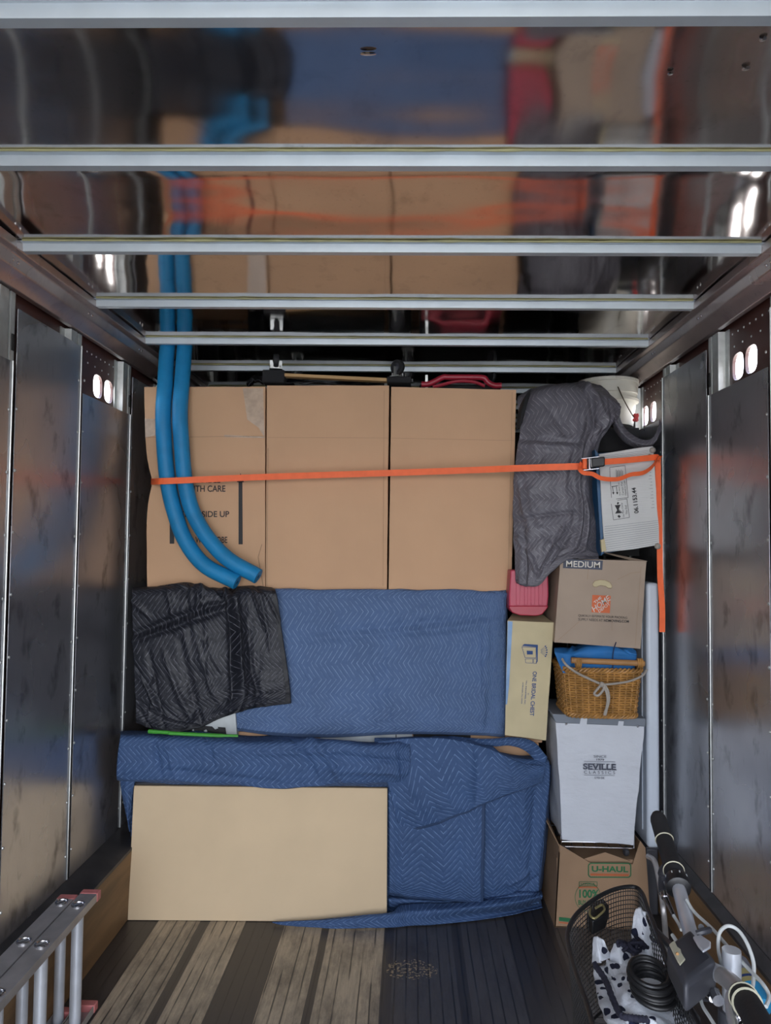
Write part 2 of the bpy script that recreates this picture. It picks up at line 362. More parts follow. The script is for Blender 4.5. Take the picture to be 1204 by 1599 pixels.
def face_px(q, Y, Yb=None, dy=.4, dxb=0):
    """8 corners: front face from pixels TL TR BR BL at depth Y, going straight back by dy"""
    Ys = Y if isinstance(Y, (list, tuple)) else [Y]*4
    f = [P(x, y, yy) for (x, y), yy in zip(q, Ys)]
    return f+[p+V((dxb, dy, 0)) for p in f]
# printing on flat faces
def glyphs(txt, bold=0.0):
    cu = bpy.data.curves.new('writing', 'FONT'); cu.body = txt; cu.size = 1; cu.offset = bold; cu.fill_mode = 'FRONT'
    o = bpy.data.objects.new('writing', cu); col.objects.link(o); dg = bpy.context.evaluated_depsgraph_get(); dg.update()
    me = bpy.data.meshes.new_from_object(o.evaluated_get(dg)); vs = [v.co.copy() for v in me.vertices]; fs = [tuple(p.vertices) for p in me.polygons]
    bpy.data.objects.remove(o); bpy.data.meshes.remove(me); bpy.data.curves.remove(cu)
    x0 = min(v.x for v in vs); x1 = max(v.x for v in vs); y0 = min(v.y for v in vs); y1 = max(v.y for v in vs)
    return [((v.x-x0)/(x1-x0), (v.y-y0)/(y1-y0)) for v in vs], fs
class Face:
    """a flat printed face: three world points give the plane, pixels give places on it"""
    def __init__(s, a, b, c, off=.0025):
        a, b, c = V(a), V(b), V(c); s.n = (b-a).cross(c-a).normalized()
        if s.n.dot(CO-a) < 0: s.n = -s.n
        s.p = a+s.n*off
    def at(s, px, py): d = ray(px, py); return CO+d*((s.p-CO).dot(s.n)/d.dot(s.n))
    def poly(s, m, pts, mi=0, th=0.0): b = [s.at(*p) for p in pts]; m.add(b, [tuple(range(len(b)))], mi)
    def line(s, m, a, b, wd, mi=0):
        A, B = s.at(*a), s.at(*b); d = (B-A).normalized().cross(s.n)*wd/2; m.add([A+d, B+d, B-d, A-d], [(0,1,2,3)], mi)
    def ring(s, m, pts, wd, mi=0):
        for i in range(len(pts)): s.line(m, pts[i], pts[(i+1)%len(pts)], wd, mi)
    def text(s, m, txt, bl, br, tl, bold=0.0, mi=0):
        g, fs = glyphs(txt, bold); B = s.at(*bl); X = s.at(*br)-B; Y = s.at(*tl)-B
        m.add([B+X*u+Y*v for u, v in g], fs, mi)
def rbox(m, a, b, mi=0): return m.box(a, b, mi)

# ============================================================ THE SETTING
XL, XR, YB, YE = -1.31, 1.16, -1.3, 6.2
ZB = HC+.91; ZC = ZB+.027
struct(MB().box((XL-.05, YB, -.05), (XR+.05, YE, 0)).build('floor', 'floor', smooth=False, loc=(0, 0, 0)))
struct(MB().box((-40, -60, -.95), (40, YB-.25, -.9)).build('ground', 'ground', smooth=False))
# front bulkhead
struct(MB().box((XL-.05, YE, -.05), (XR+.05, YE+.05, ZC)).build('wall_front', 'dark', smooth=False))
# ceiling
beamsY = [-.90, -.37, .17, .705, 1.240, 1.746, 2.277, 2.823, 3.360, 3.89, 4.43, 4.97, 5.5, 6.0]
ce = MB(); NX = 70
cuts = [YB]+[y+.012 for y in beamsY if YB < y < YE]+[YE]       # the sheet bows up a little between its beams
for i, (ya, yb) in enumerate(zip(cuts[:-1], cuts[1:])):
    NY = 26; base = len(ce.v); apex = .5
    if 1.2 < ya < 2.0: apex = .25
    for j in range(NY+1):
        tt = j/NY
        for k in range(NX+1):
            x = XL-.05+(XR-XL+.1)*k/NX; y = ya+(yb-ya)*tt
            hh = (.006 if ya < 1.5 and apex < .5 else .0135 if apex < .5 else .0045)+.0030*noise.noise(V((x*1.6, i*3.1, 0)))
            z = ZC+hh*(sin(pi/2*tt/apex) if tt < apex else 1-((tt-apex)/(1-apex))**2)+.0011*sin(pi*tt)*noise.noise(V((x*5, y*6, 2.2)))
            ce.v.append(V((x, y, z)))
    for j in range(NY):
        for k in range(NX): a_ = base+j*(NX+1)+k; ce.f.append((a_, a_+1, a_+NX+2, a_+NX+1)); ce.mi.append(0)
ce.box((XL-.05, YB, ZC+.02), (XR+.05, YE, ZC+.05)); ceil = struct(ce.build('ceiling', 'ceil', smooth=True, loc=(0, 0, ZC), ang=60))
rnd = random.Random(5)
for y in beamsY:
    b = MB(); x0, x1 = XL+.055, XR-.055
    prof = [(y-.022, ZC-.0015), (y-.003, ZC-.0015), (y, ZB), (y+.026, ZB), (y+.028, ZC-.0002), (y-.022, ZC-.0002)]
    b.prism([(x0, a, z) for a, z in prof], (x1-x0, 0, 0)); b.build('beam', 'beam', ceil, bevel=.0015)
    s = MB(); pts = [V((x, y-.024, ZC-.001+rnd.uniform(-.0005, .0005))) for x in [x0+.03+i*(x1-x0-.06)/60 for i in range(61)]]
    s.tube(pts, [.0028+.0018*max(0, noise.noise(V((i*.7, y*9, 0))))*(2 if i % 10 == 5 else 1) for i in range(61)], 6); s.build('sealant_bead', 'seal', ceil)
bumps = MB()
for (px, py, rx, ry) in [(575, 85, .016, .003), (1165, 108, .008, .004), (1192, 62, .007, .004), (1047, 116, .006, .003)]:
    c = PZ(px, py, ZC); vs = [c+V((rx*cos(a)*k, ry*2*sin(a)*k, -.0016*(1-k*k)+.0015)) for k in (1, .66, .33) for a in [2*pi*i/20 for i in range(20)]]+[c+V((0, 0, -.0002))]
    bumps.add(vs, [(q*20+i, q*20+(i+1) % 20, (q+1)*20+(i+1) % 20, (q+1)*20+i) for q in (0, 1) for i in range(20)]+[(40+i, 40+(i+1) % 20, 60) for i in range(20)])
bumps.build('dent', 'ceil', ceil)
def tagless(o): return o
# side walls
def side(name, sx, X, tall, short, panels, holes, stud_rows):
    so = .04
    Xs = X+sx*so                                  # outer skin plane
    m = MB(); z0, z1 = 0.0, ZC
    hs = sorted(holes, key=lambda h: h[0]); hz = hs[0][1]; hr = .052
    ys = [YB]; 
    zlo, zhi = hz-.056, hz+.056
    th = .012
    def quad(ya, yb, za, zb):
        a, b = (Xs, Xs+sx*th); m.box((min(a, b), ya, za), (max(a, b), yb, zb))
    quad(YB, YE, z0, zlo); quad(YB, YE, zhi, z1)
    cur = YB
    for (hy, _) in hs:
        quad(cur, hy-.056, zlo, zhi); cur = hy+.056
        N = 32; sq = []; ci = []
        for k in range(N):
            a = 2*pi*k/N+pi/4; ca, sa = cos(a), sin(a); mm = max(abs(ca), abs(sa))
            sq.append((ca/mm*.056, sa/mm*.056)); e = 3.0; rr = (abs(ca)**e+abs(sa)**e)**(-1/e)
            ci.append((ca*rr*hr*.88, sa*rr*hr*.95))
        vs = [V((Xs, hy+p, hz+q)) for p, q in sq]+[V((Xs, hy+p, hz+q)) for p, q in ci]+[V((Xs+sx*th, hy+p, hz+q)) for p, q in sq]+[V((Xs+sx*th, hy+p, hz+q)) for p, q in ci]
        fs = []
        for k in range(N):
            j = (k+1) % N; fs += [(k, j, N+j, N+k), (2*N+k, 3*N+k, 3*N+j, 2*N+j), (N+k, N+j, 3*N+j, 3*N+k)]
        m.add(vs, fs)
    quad(cur, YE, zlo, zhi)
    wall = struct(m.build(name, 'skin', smooth=False, loc=(X, 0, 0)))
    # rail
    p = [(X-sx*.075, ZC-.001), (X-sx*.075, ZB-.004), (X-sx*.055, ZB-.012), (X-sx*.045, ZB-.05), (X-sx*.018, ZB-.068), (X-sx*.003, ZB-.09), (X+sx*.02, ZB-.09), (X+sx*.02, ZC-.001)]
    MB().prism([(a, YB, z) for a, z in p], (0, YE-YB, 0)).build('rail', 'rail', wall, bevel=.003)
    rv = MB()
    for y in beamsY:
        for dy in (.0, .03): rv.lathe([(.006, 0), (.005, .003), (.0, .0045)], (X-sx*.05, y+dy-.01, ZB-.03), (-sx*.95, 0, -.3), 8)
    rv.build('rail_rivet', 'chrome', wall)
    # kick board
    kx = X-sx*(.11 if sx < 0 else .03)
    MB().box((min(kx, Xs), YB, 0.0005), (max(kx, Xs), YE, .282)).build('kick_board', 'ply', wall, bevel=.002)
    MB().prism([(kx, YB, .283), (kx, YB, .296), (X-sx*.002, YB, .325), (Xs-sx*.001, YB, .325), (Xs-sx*.001, YB, .283)], (0, YE-YB, 0)).build('kick_cap', 'cap', wall)
    for i, (ya, yb, hi) in enumerate(panels):
        zt = tall if hi else short
        pm = MB(); nn, mm_ = 6, 14
        a0, a1 = X, X+sx*.004
        pm.box((min(a0, a1), ya+.016, .326), (max(a0, a1), yb-.010, zt)); pm.build('panel', 'panel', wall, bevel=.001)
        e = MB()                                       # rolled bright edge with rivets
        e.tube([(X-sx*.003, yb-.013, .33), (X-sx*.003, yb-.013, max(zt, .5))], .0032, 8)
        z = .42
        while z < zt-.05:
            e.lathe([(.006, 0), (.004, .003), (0, .004)], (X, yb-.024, z), (-sx, 0, 0), 8); e.lathe([(.006, 0), (.004, .003), (0, .004)], (X, yb+.024, z+.01), (-sx, 0, 0), 8); z += .205
        e.build('panel_edge', 'galv', wall)
        ps = MB(); pw = .118; yp = yb+.006                # hat post behind, seen above the low panels
        xa = X+sx*.009; prof = [(Xs-sx*.001, yp-pw), (Xs-sx*.006, yp-pw), (Xs-sx*.006, yp-pw+.03), (xa, yp-pw+.034), (xa, yp-.034), (xa+sx*.016, yp-.03), (xa+sx*.016, yp-.022), (xa, yp-.02), (xa, yp+.006), (Xs-sx*.001, yp+.01)]
        ps.prism([(q, yy, .3) for q, yy in prof], (0, 0, ZB-.095-.3)); ps.build('post', 'galv', wall, ang=20)
        sl = MB(); z = .36
        while z < 2.3: sl.box((min(X+sx*.0055, X+sx*.0085), yb-.006, z), (max(X+sx*.0055, X+sx*.0085), yb+.008, z+.055)); z += .1
        sl.build('slot_strip', 'dark', wall)
    rr = MB()
    for (ya, yb, z, n) in stud_rows:
        for k in range(n): rr.lathe([(.0042, 0), (.003, .002), (0, .003)], (Xs, ya+(yb-ya)*k/(n-1), z), (-sx, 0, 0), 8)
    rr.build('pale_stud', 'white', wall)  # small white studs where the skin has rows of pale dots
    return wall
pb = [-1.3, -.69, -.17, .34, .85, 1.36, 1.87, 2.384, 2.880, 3.40, 3.91, 4.42, 4.93, 5.45, 6.19]
side('wall_left', -1, XL, 2.405, 2.222, [(pb[i], pb[i+1], i % 2 == 1) for i in range(len(pb)-1)],
     [(3.125, 2.298), (3.238, 2.298)], [(2.92, 3.28, 2.42, 9), (2.95, 3.3, 2.375, 6)])
side('wall_right', 1, XR, 2.410, 2.224, [(pb[i], pb[i+1], i % 2 == 0) for i in range(len(pb)-1)],
     [(2.60, 2.300), (2.705, 2.300), (3.648, 2.300), (3.767, 2.300)],
     [(2.42, 2.84, 2.43, 10), (2.46, 2.80, 2.38, 6), (3.44, 3.86, 2.43, 10), (3.48, 3.80, 2.38, 6)])

# ============================================================ TALL CARTONS
GT = 'tall moving cartons on top of the load'
def carton(name, q, Y, dy, label, cat='box', mat='card', front=None, seed=0, group=None, bevel=.004, n=12, amp=.002, dxb=0):
    c = face_px(q, Y, dy=dy, dxb=dxb); base = (c[2]+c[3]+c[6]+c[7])/4
    t = thing(name, base, label, cat, group)
    gridhex(c, n, amp, seed, front=front).build('carton_body', mat, t, ang=50)
    return t, c, Face(c[0], c[1], c[3])
def dent(v):
    z0 = P(236, 752, 3.3).z; d = abs(v.z-z0)
    if v.x < P(250, 752, 3.3).x and v.y < 3.62: v.x += .034*exp(-(d/.09)**1.2)
    return v
Yc = 3.30
t, c, F = carton('tall_carton', [(225,604),(414,604),(414,919),(230,917)], Yc, .5, 'tall brown carton with printed side up text behind the blue noodles', front=dent, seed=1, group=GT, n=22)
m = MB()
F.text(m, 'HANDLE', (300,754), (344,754), (300,745), .018); F.text(m, 'WITH CARE', (290,768), (352,768), (290,758), .018)
F.text(m, 'THIS SIDE UP', (286,807.5), (358,807.5), (286,798), .018); F.text(m, 'WARDROBE', (305,848), (355,848), (305,838), .018)
F.poly(m, [(372.5,752),(378.5,752),(379,850),(372.5,850)]); F.poly(m, [(370,753),(375.5,739),(381,753)])
F.poly(m, [(265,790),(272,790),(272,849),(265,849)]); F.poly(m, [(262,791),(268.5,777),(275,791)])
m.build('printed_text', 'ink', t, smooth=False)
m = MB(); F.poly(m, [(226,654),(244,654),(244,680),(227,683)]); F.poly(m, [(379,606),(411,606),(413,683),(404,668),(386,655)]); F.poly(m, [(350,679),(413,682),(413,684),(350,682.5)])
split(m, 'clear_tape', 'tape', t, smooth=False, label='glossy strips of clear packing tape')
m = MB(); F.line(m, (226,683), (413,681), .0016); F.line(m, (409,850), (403,870), .003); F.line(m, (403,870), (411,915), .003); split(m, 'crease', 'card_uh', t, smooth=False)
t, c, F2 = carton('tall_carton', [(417,602),(607.5,602),(604,923),(415,921)], Yc, .5, 'tall plain brown carton in the middle of the three, under the dolly', seed=2, group=GT)
m = MB(); F2.line(m, (418.5,700), (416.5,918), .002); F2.line(m, (600,610), (598,915), .0012); F2.line(m, (418,683),(606,684),.001); split(m, 'crease', 'card_uh', t, smooth=False)
t, c, F3 = carton('tall_carton', [(611,604),(806,609),(798,930),(607,922)], Yc-.01, .5, 'tall plain brown carton beside the grey blanket, rightmost of the three', seed=3, group=GT)
m = MB(); F3.line(m, (800,612), (793,926), .0012); F3.line(m, (611,684),(803,688),.001); split(m, 'crease', 'card_uh', t, smooth=False)

# ============================================================ DRESSERS UNDER THE BLANKETS
ZD = P(600, 926, 3.30).z-.004
zt2 = .762
t = thing('white_cabinet', (-.45, 3.7, zt2), 'white cabinet peeping out under the upper blue blanket', 'cabinet')
MB().box((-1.22, 3.435, zt2+.006), (.40, 3.98, ZD)).build('carcass', 'white', t, bevel=.004)
MB().box((-.02, 3.426, zt2+.03), (.16, 3.434, zt2+.12)).build('dark_plate', 'dark', t)  # flat near-black plate on the cabinet front, at the blanket gap
m = MB(); m.box((-1.19, 3.417, 1.12), (-.40, 3.433, ZD-.03)); m.box((-.38, 3.417, 1.12), (.385, 3.433, ZD-.03)); split(m, 'drawer', 'white', t, bevel=.003)
t = thing('wooden_chest', (-.35, 3.7, 0), 'tan wooden chest peeping out at the top corner of the dark blue blanket', 'chest')
MB().box((-1.18, 3.42, .0), (.60, 3.98, zt2-.03)).build('carcass', 'card', t, bevel=.004)
MB().box((-1.19, 3.415, zt2-.03), (.615, 3.99, zt2)).build('lid', 'card', t, bevel=.004)

# ============================================================ BLANKETS
def W(*a): return P(*a)
# upper blue blanket
t = thing('moving_blanket', P(600, 1150, 3.27), 'mid blue quilted moving blanket hanging under the tall cartons', 'blanket')
yb = 3.262
xs = [215, 330, 430, 520, 620, 700, 760, 790]
rows = [[W(x, 921, 3.30)+V((0,.0,0)) for x in xs],
        [W(x, 927+(x>700)*3, yb) for x in xs],
        [W(x, 990, yb-.004) for x in xs], [W(x, 1060, yb) for x in xs],
        [W(x, y, yb-.002) for x, y in zip(xs, [1108, 1110, 1112, 1115, 1118, 1118, 1118, 1120])],
        [W(x, y, yb) for x, y in zip([260, 362, 430, 520, 620, 700, 760, 788], [1138, 1141, 1149, 1152, 1147, 1147, 1149, 1151])]]
fl = [(.36,.40,1.0,.30,.012,-.012), (.36,.42,1.0,.33,.014,.014), (.52,.42,.53,.98,.012,.010), (.54,.40,.56,.95,.008,-.008), (.86,.38,.83,.95,.03,.012), (.5,.2,.62,.4,.015,.006), (.83,.3,.83,.7,.01,-.006)]+rfolds(14, 3, 1.2, 1.2, wd=(.01,.025), am=(.002,.006))
sheet(rows, 200, 120, fl, .006, 6, 1, hem='br', hemw=.022).build('quilted_cloth', 'q_blue', t, solid=.006)
m = sheet([[W(x, 926, yb+.004) for x in (786, 789, 792)], [W(787,1030,yb-.002), W(791,1030,yb+.02), W(794,1030,yb+.10)], [W(785,1150,yb-.002), W(788,1151,yb+.02), W(791,1151,yb+.10)]], 16, 60, (), .003, 6, 4)
m.build('side_drape', 'q_blue', t, solid=.004)
# black blanket
t = thing('moving_blanket', P(330, 1140, 3.22), 'black quilted moving blanket draped over the left end below the noodles', 'blanket')
rows = [[W(207,917,3.29), W(255,913,3.285), W(292,909,3.28), W(340,917,3.285), W(388,914,3.28), W(425,918,3.28)],
        [W(206,928,3.215), W(255,924,3.19), W(300,920,3.19), W(345,928,3.195), W(390,927,3.19), W(432,928,3.20)],
        [W(207,985,3.215), W(255,985,3.20), W(305,985,3.19), W(350,985,3.20), W(397,985,3.19), W(440,985,3.21)],
        [W(209,1050,3.22), W(258,1055,3.20), W(310,1055,3.20), W(350,1050,3.205), W(400,1045,3.20), W(449,1043,3.22)],
        [W(211,1100,3.22), W(258,1108,3.20), W(310,1102,3.205), W(350,1090,3.21), W(405,1078,3.20), W(453,1074,3.225)],
        [W(212,1128,3.22), W(256,1144,3.205), W(310,1137,3.21), W(345,1122,3.215), W(392,1107,3.21), W(455,1098,3.23)]]
fl = [(.0,.42,.62,.26,.012,-.022), (.0,.45,.66,.28,.012,.022), (.68,.05,.72,.98,.018,-.03), (.64,.08,.66,.98,.012,.022), (.76,.35,.80,.98,.012,.02), (.30,.45,.42,.95,.014,-.018), (.2,.5,.36,.9,.012,.014), (.1,.5,.2,.95,.01,-.012), (.2,.1,.28,.4,.014,.012), (.05,.62,.2,.9,.008,.012), (.45,.02,.3,.3,.014,-.016), (.5,.05,.4,.35,.012,.014), (.55,.05,.63,.3,.01,-.014), (.86,.0,.9,.5,.012,-.008)]+rfolds(34, 8, 1.3, .8, L=(.15,.5), wd=(.006,.014), am=(.004,.011))
sheet(rows, 170, 170, fl, .007, 6, 2, hem='br', hemw=.024, uvr=.03).build('quilted_cloth', 'q_black', t, solid=.006)
m = MB(); m.tube(spline([W(212,932,3.19), W(255,929,3.165), W(300,924,3.165), W(345,932,3.17), W(392,930,3.165), W(430,936,3.175)], 60), [.012+.006*sin(i*.5) for i in range(61)], 10)
# lower blue blanket
t = thing('moving_blanket', P(560, 1440, 3.2), 'dark blue quilted moving blanket wrapped round the bottom chest behind the board', 'blanket')
# left valance
xs = [188, 260, 340, 430, 520, 600, 640]
rows = [[W(x, y, 3.285) for x, y in zip(xs, [1143, 1143, 1144, 1149, 1153, 1156, 1156])],
        [W(x, y, 3.125) for x, y in zip(xs, [1150, 1152, 1157, 1159, 1157, 1162, 1165])],
        [W(x, y, 3.105) for x, y in zip([184, 258, 340, 430, 520, 600, 640], [1180, 1182, 1185, 1186, 1186, 1190, 1190])],
        [W(x, y, 3.115) for x, y in zip([183, 258, 340, 430, 520, 600, 640], [1213, 1219, 1223, 1226, 1223, 1222, 1222])],
        [W(x, y, 3.16) for x, y in zip([184, 258, 340, 430, 520, 600, 640], [1216, 1222, 1226, 1229, 1227, 1226, 1226])]]
fl = [(.12,.3,.16,.75,.01,-.012), (.16,.3,.2,.7,.01,.01), (.30,.2,.32,.6,.01,-.012), (.55,.2,.62,.7,.012,-.014), (.6,.2,.7,.75,.016,.016), (.15,.62,.5,.70,.01,-.008), (.65,.45,.98,.5,.014,-.012), (.65,.6,.98,.62,.014,.012), (.9,.3,.95,.8,.01,-.01)]+rfolds(12, 5, .2, .8, wd=(.008,.02), am=(.003,.008))
sheet(rows, 200, 70, fl, .010, 6, 5, uvo=(.0, .05)).build('front_fold', 'q_navy', t, solid=.006)
m = sheet([[W(186,1210,3.15), W(197,1212,3.13), W(212,1213,3.15)], [W(190,1240,3.16), W(198,1245,3.14), W(207,1245,3.16)], [W(196,1268,3.17), W(200,1285,3.15), W(203,1300,3.17)]], 16, 30, (), .004, 9, 2)
m.build('corner_tail', 'q_navy', t, solid=.004)
# back wall of cloth behind the board
rows = [[W(x, 1214, 3.20) for x in (204, 330, 470, 610)], [W(x, 1320, 3.23) for x in (204, 330, 470, 610)], [W(x, 1425, 3.24) for x in (204, 330, 470, 610)]]
sheet(rows, 60, 40, (), .006, 5, 7).build('back_cloth', 'q_navy', t, solid=.005)
# right body
rows = [[W(x, y, yy) for x, y, yy in zip([585, 660, 720, 790, 852], [1152, 1150, 1152, 1176, 1182], [3.27, 3.26, 3.26, 3.26, 3.28])],
        [W(x, y, yy) for x, y, yy in zip([585, 660, 730, 800, 858], [1162, 1160, 1163, 1186, 1192], [3.20, 3.16, 3.15, 3.15, 3.19])],
        [W(x, y, yy) for x, y, yy in zip([588, 660, 735, 800, 857], [1230, 1230, 1230, 1235, 1235], [3.22, 3.14, 3.14, 3.14, 3.18])],
        [W(x, y, yy) for x, y, yy in zip([590, 660, 735, 800, 849], [1310, 1310, 1310, 1310, 1305], [3.22, 3.15, 3.15, 3.15, 3.18])],
        [W(x, y, yy) for x, y, yy in zip([590, 660, 735, 795, 842], [1380, 1380, 1380, 1376, 1368], [3.22, 3.16, 3.16, 3.16, 3.18])],
        [W(x, y, yy) for x, y, yy in zip([590, 660, 735, 795, 842], [1432, 1430, 1426, 1417, 1412], [3.23, 3.215, 3.21, 3.21, 3.22])]]
fl = [(.8,.9,1,.8,.01,-.012), (.75,.82,.95,.75,.01,.01), (.9,.3,.93,.85,.02,-.01), (.62,.0,.7,.4,.02,.012)]+rfolds(8, 6, 1.4, .5, wd=(.01,.03), am=(.003,.008))
sheet(rows, 110, 130, fl, .007, 5, 6, uvr=pi/2).build('quilted_cloth', 'q_navy', t, solid=.006)
m = sheet([[W(850,1195,3.19), W(857,1195,3.22), W(863,1192,3.45)], [W(849,1310,3.18), W(852,1310,3.22), W(856,1300,3.45)], [W(838,1400,3.20), W(842,1400,3.23), W(848,1385,3.45)]], 30, 60, (), .006, 6, 3, uvr=pi/2)
m.build('side_drape', 'q_navy', t, solid=.004)
# hemmed middle panel
rows = [[W(x, y, 3.125) for x, y in ((607,1236),(640,1236),(690,1236),(727,1236),(758,1236))],
        [W(x, y, 3.118) for x, y in ((608,1310),(640,1310),(690,1310),(727,1310),(757,1310))],
        [W(x, y, 3.125) for x, y in ((608,1370),(640,1374),(690,1375),(727,1376),(755,1376))],
        [W(x, y, 3.15) for x, y in ((608,1396),(640,1402),(690,1406),(727,1409),(755,1413))]]
sheet(rows, 80, 90, [(.05,.2,.1,.9,.02,.006)], .005, 5, 9, uvr=pi/2, hem='br', hemw=.02).build('hemmed_panel', 'q_navy', t, solid=.005)
# diagonal flap
rows = [[W(590,1158,3.15), W(640,1153,3.14), W(700,1154,3.135), W(760,1168,3.13), W(812,1190,3.135), W(851,1198,3.155)],
        [W(596,1195,3.125), W(645,1190,3.11), W(705,1192,3.105), W(762,1200,3.105), W(812,1205,3.11), W(850,1205,3.14)],
        [W(609,1235,3.115), W(655,1235,3.10), W(712,1228,3.095), W(765,1222,3.10), W(812,1216,3.11), W(849,1211,3.14)],
        [W(618,1275,3.115), W(665,1266,3.10), W(718,1252,3.095), W(766,1238,3.10), W(812,1226,3.11), W(848,1217,3.14)],
        [W(628,1303,3.125), W(675,1290,3.11), W(724,1270,3.10), W(768,1251,3.105), W(812,1234,3.115), W(847,1222,3.145)]]
sheet(rows, 130, 90, [(.5,.0,.42,1,.03,.014), (.55,.1,.5,.9,.012,-.008), (.15,.3,.25,1,.02,.006)]+rfolds(6, 4, 1, .8, wd=(.01,.02), am=(.002,.006)), .008, 5, 3, uvr=pi/2+.12, hem='b', hemw=.012).build('folded_flap', 'q_navy', t, solid=.006)
# band across the corner
m = sheet([[W(700,1149,3.235), W(760,1153,3.22), W(800,1151,3.20), W(832,1157,3.19), W(855,1182,3.20)],
           [W(712,1153,3.22), W(762,1160,3.20), W(800,1158,3.18), W(828,1167,3.17), W(851,1194,3.185)],
           [W(722,1158,3.22), W(765,1166,3.205), W(798,1165,3.19), W(822,1174,3.18), W(845,1200,3.195)]], 60, 20, [(0,.5,1,.5,.008,-.006)], .004, 8, 2)
m.build('corner_band', 'q_navy', t, solid=.005)
# skirt lying on the floor
def FL(px, py, h): return PZ(px, py, h)
rows = [[W(425,1440,3.09), W(520,1433,3.088), W(606,1425,3.085), W(630,1412,3.15), W(700,1410,3.16), W(790,1402,3.16), W(842,1393,3.18)],
        [W(430,1442,3.08), W(520,1437,3.07), W(606,1430,3.07), W(640,1424,3.09), W(700,1421,3.10), W(790,1413,3.12), W(844,1402,3.15)],
        [FL(445,1445,.008), FL(520,1444,.022), FL(603,1441,.028), FL(640,1438,.028), FL(700,1434,.026), FL(790,1424,.020), FL(846,1411,.012)],
        [FL(460,1446,.006), FL(520,1450,.006), FL(603,1449,.006), FL(640,1446,.006), FL(700,1442,.006), FL(790,1431,.006), FL(847,1417,.006)]]
sheet(rows, 120, 24, rfolds(8, 9, .0, .4, wd=(.006,.01), am=(.002,.004)), .003, 8, 4).build('floor_skirt', 'q_navy', t, solid=.003)
rows = [[W(x, y, 3.22) for x, y in ((607,1396),(690,1400),(760,1398),(815,1385),(846,1392))], [W(x, y, 3.165) for x, y in ((607,1404),(690,1408),(760,1405),(815,1396),(847,1398))], [W(x, y, 3.18) for x, y in ((607,1417),(690,1419),(760,1416),(815,1408),(846,1404))]]
sheet(rows, 80, 24, (), .004, 8, 4, uvr=pi/2).build('bottom_roll', 'q_navy', t, solid=.004)
# fibreboard sheets
q = [(209,1227),(605,1231),(604,1422),(199,1437)]
def board(name, q, Yt, Yb_, th, mat, label):
    f = [P(*q[0], Yt), P(*q[1], Yt), PZ(q[2][0], 1440, .002), PZ(q[3][0], 1437, .002)]
    m = MB(); m.hexa(f+[p+V((0, th, 0)) for p in f]); o = m.build(name, mat, bevel=.002); return tag(o, label, 'board')
board('cardboard_sheet', q, 3.165, 3.18, .016, 'card_pale', 'flat pale tan cardboard sheet leaning on the blue blanket, standing on the floor')
f = [P(211,1222,3.187), P(600,1226,3.187), PZ(600,1432,.002), PZ(204,1432,.002)]
m = MB(); m.hexa(f+[p+V((0, .007, 0)) for p in f]); tag(m.build('backing_board', 'greypl'), 'thin grey board edge showing just behind the tan cardboard sheet', 'board')

# green strip, white box, etc.
m = MB(); m.tube(spline([W(232,1142,3.10), W(262,1144,3.10), W(270,1145,3.10), W(330,1148,3.105), W(372,1149,3.12)], 24), [.009]*3+[.008]*18+[.006]*4, 8)
tag(m.build('green_pole', 'green'), 'bright green plastic strip lying under the black blanket', 'pole')
t = thing('printed_carton', P(340, 1150, 3.3), 'white and black printed box peeping out below the black blanket', 'box')
c = face_px([(300,1090),(366,1090),(370,1150),(300,1150)], 3.245, dy=.04); MB().hexa(c).build('carton_body', 'white', t, bevel=.002)
F = Face(c[0], c[1], c[3]); m = MB(); F.poly(m, [(303,1132),(352,1136),(354,1149),(303,1149)]); m.build('black_print', 'black', t, smooth=False)
m = MB(); F = Face(c[0], c[1], c[3], .004); F.poly(m, [(331,1134),(337,1131),(341,1137),(336,1139)]); F.poly(m, [(318,1141),(322,1139),(324,1142),(320,1144)]); m.build('print_fleck', 'white', t, smooth=False)
t = thing('storage_tray', P(620, 1156, 3.24), 'white tray edge peeping between the two blue blankets', 'tray')
c = face_px([(500,1144),(644,1143),(644,1162),(500,1162)], 3.285, dy=.015); MB().hexa(c).build('tray_edge', 'white', t, bevel=.002)
F = Face(c[0], c[1], c[3]); m = MB(); F.line(m, (618.5,1147), (618.5,1156), .004); m.build('gap', 'dark', t, smooth=False)
c = face_px([(645.5,1142),(735,1142),(735,1162),(645.5,1162)], 3.285, dy=.02); tag(MB().hexa(c).build('dark_gap', 'black', bevel=.002), 'added black block for the dark gap between the two blue blankets, right of the white tray', 'case')  # black block added to make the gap between the blankets dark
m = MB(); m.tube([W(x, 1152.5+1.2*sin(x), 3.24) for x in range(690, 712)], .0025, 6); tag(m.build('wire_twist', 'chrome'), 'short twist of bright wire between the two blue blankets', 'wire')

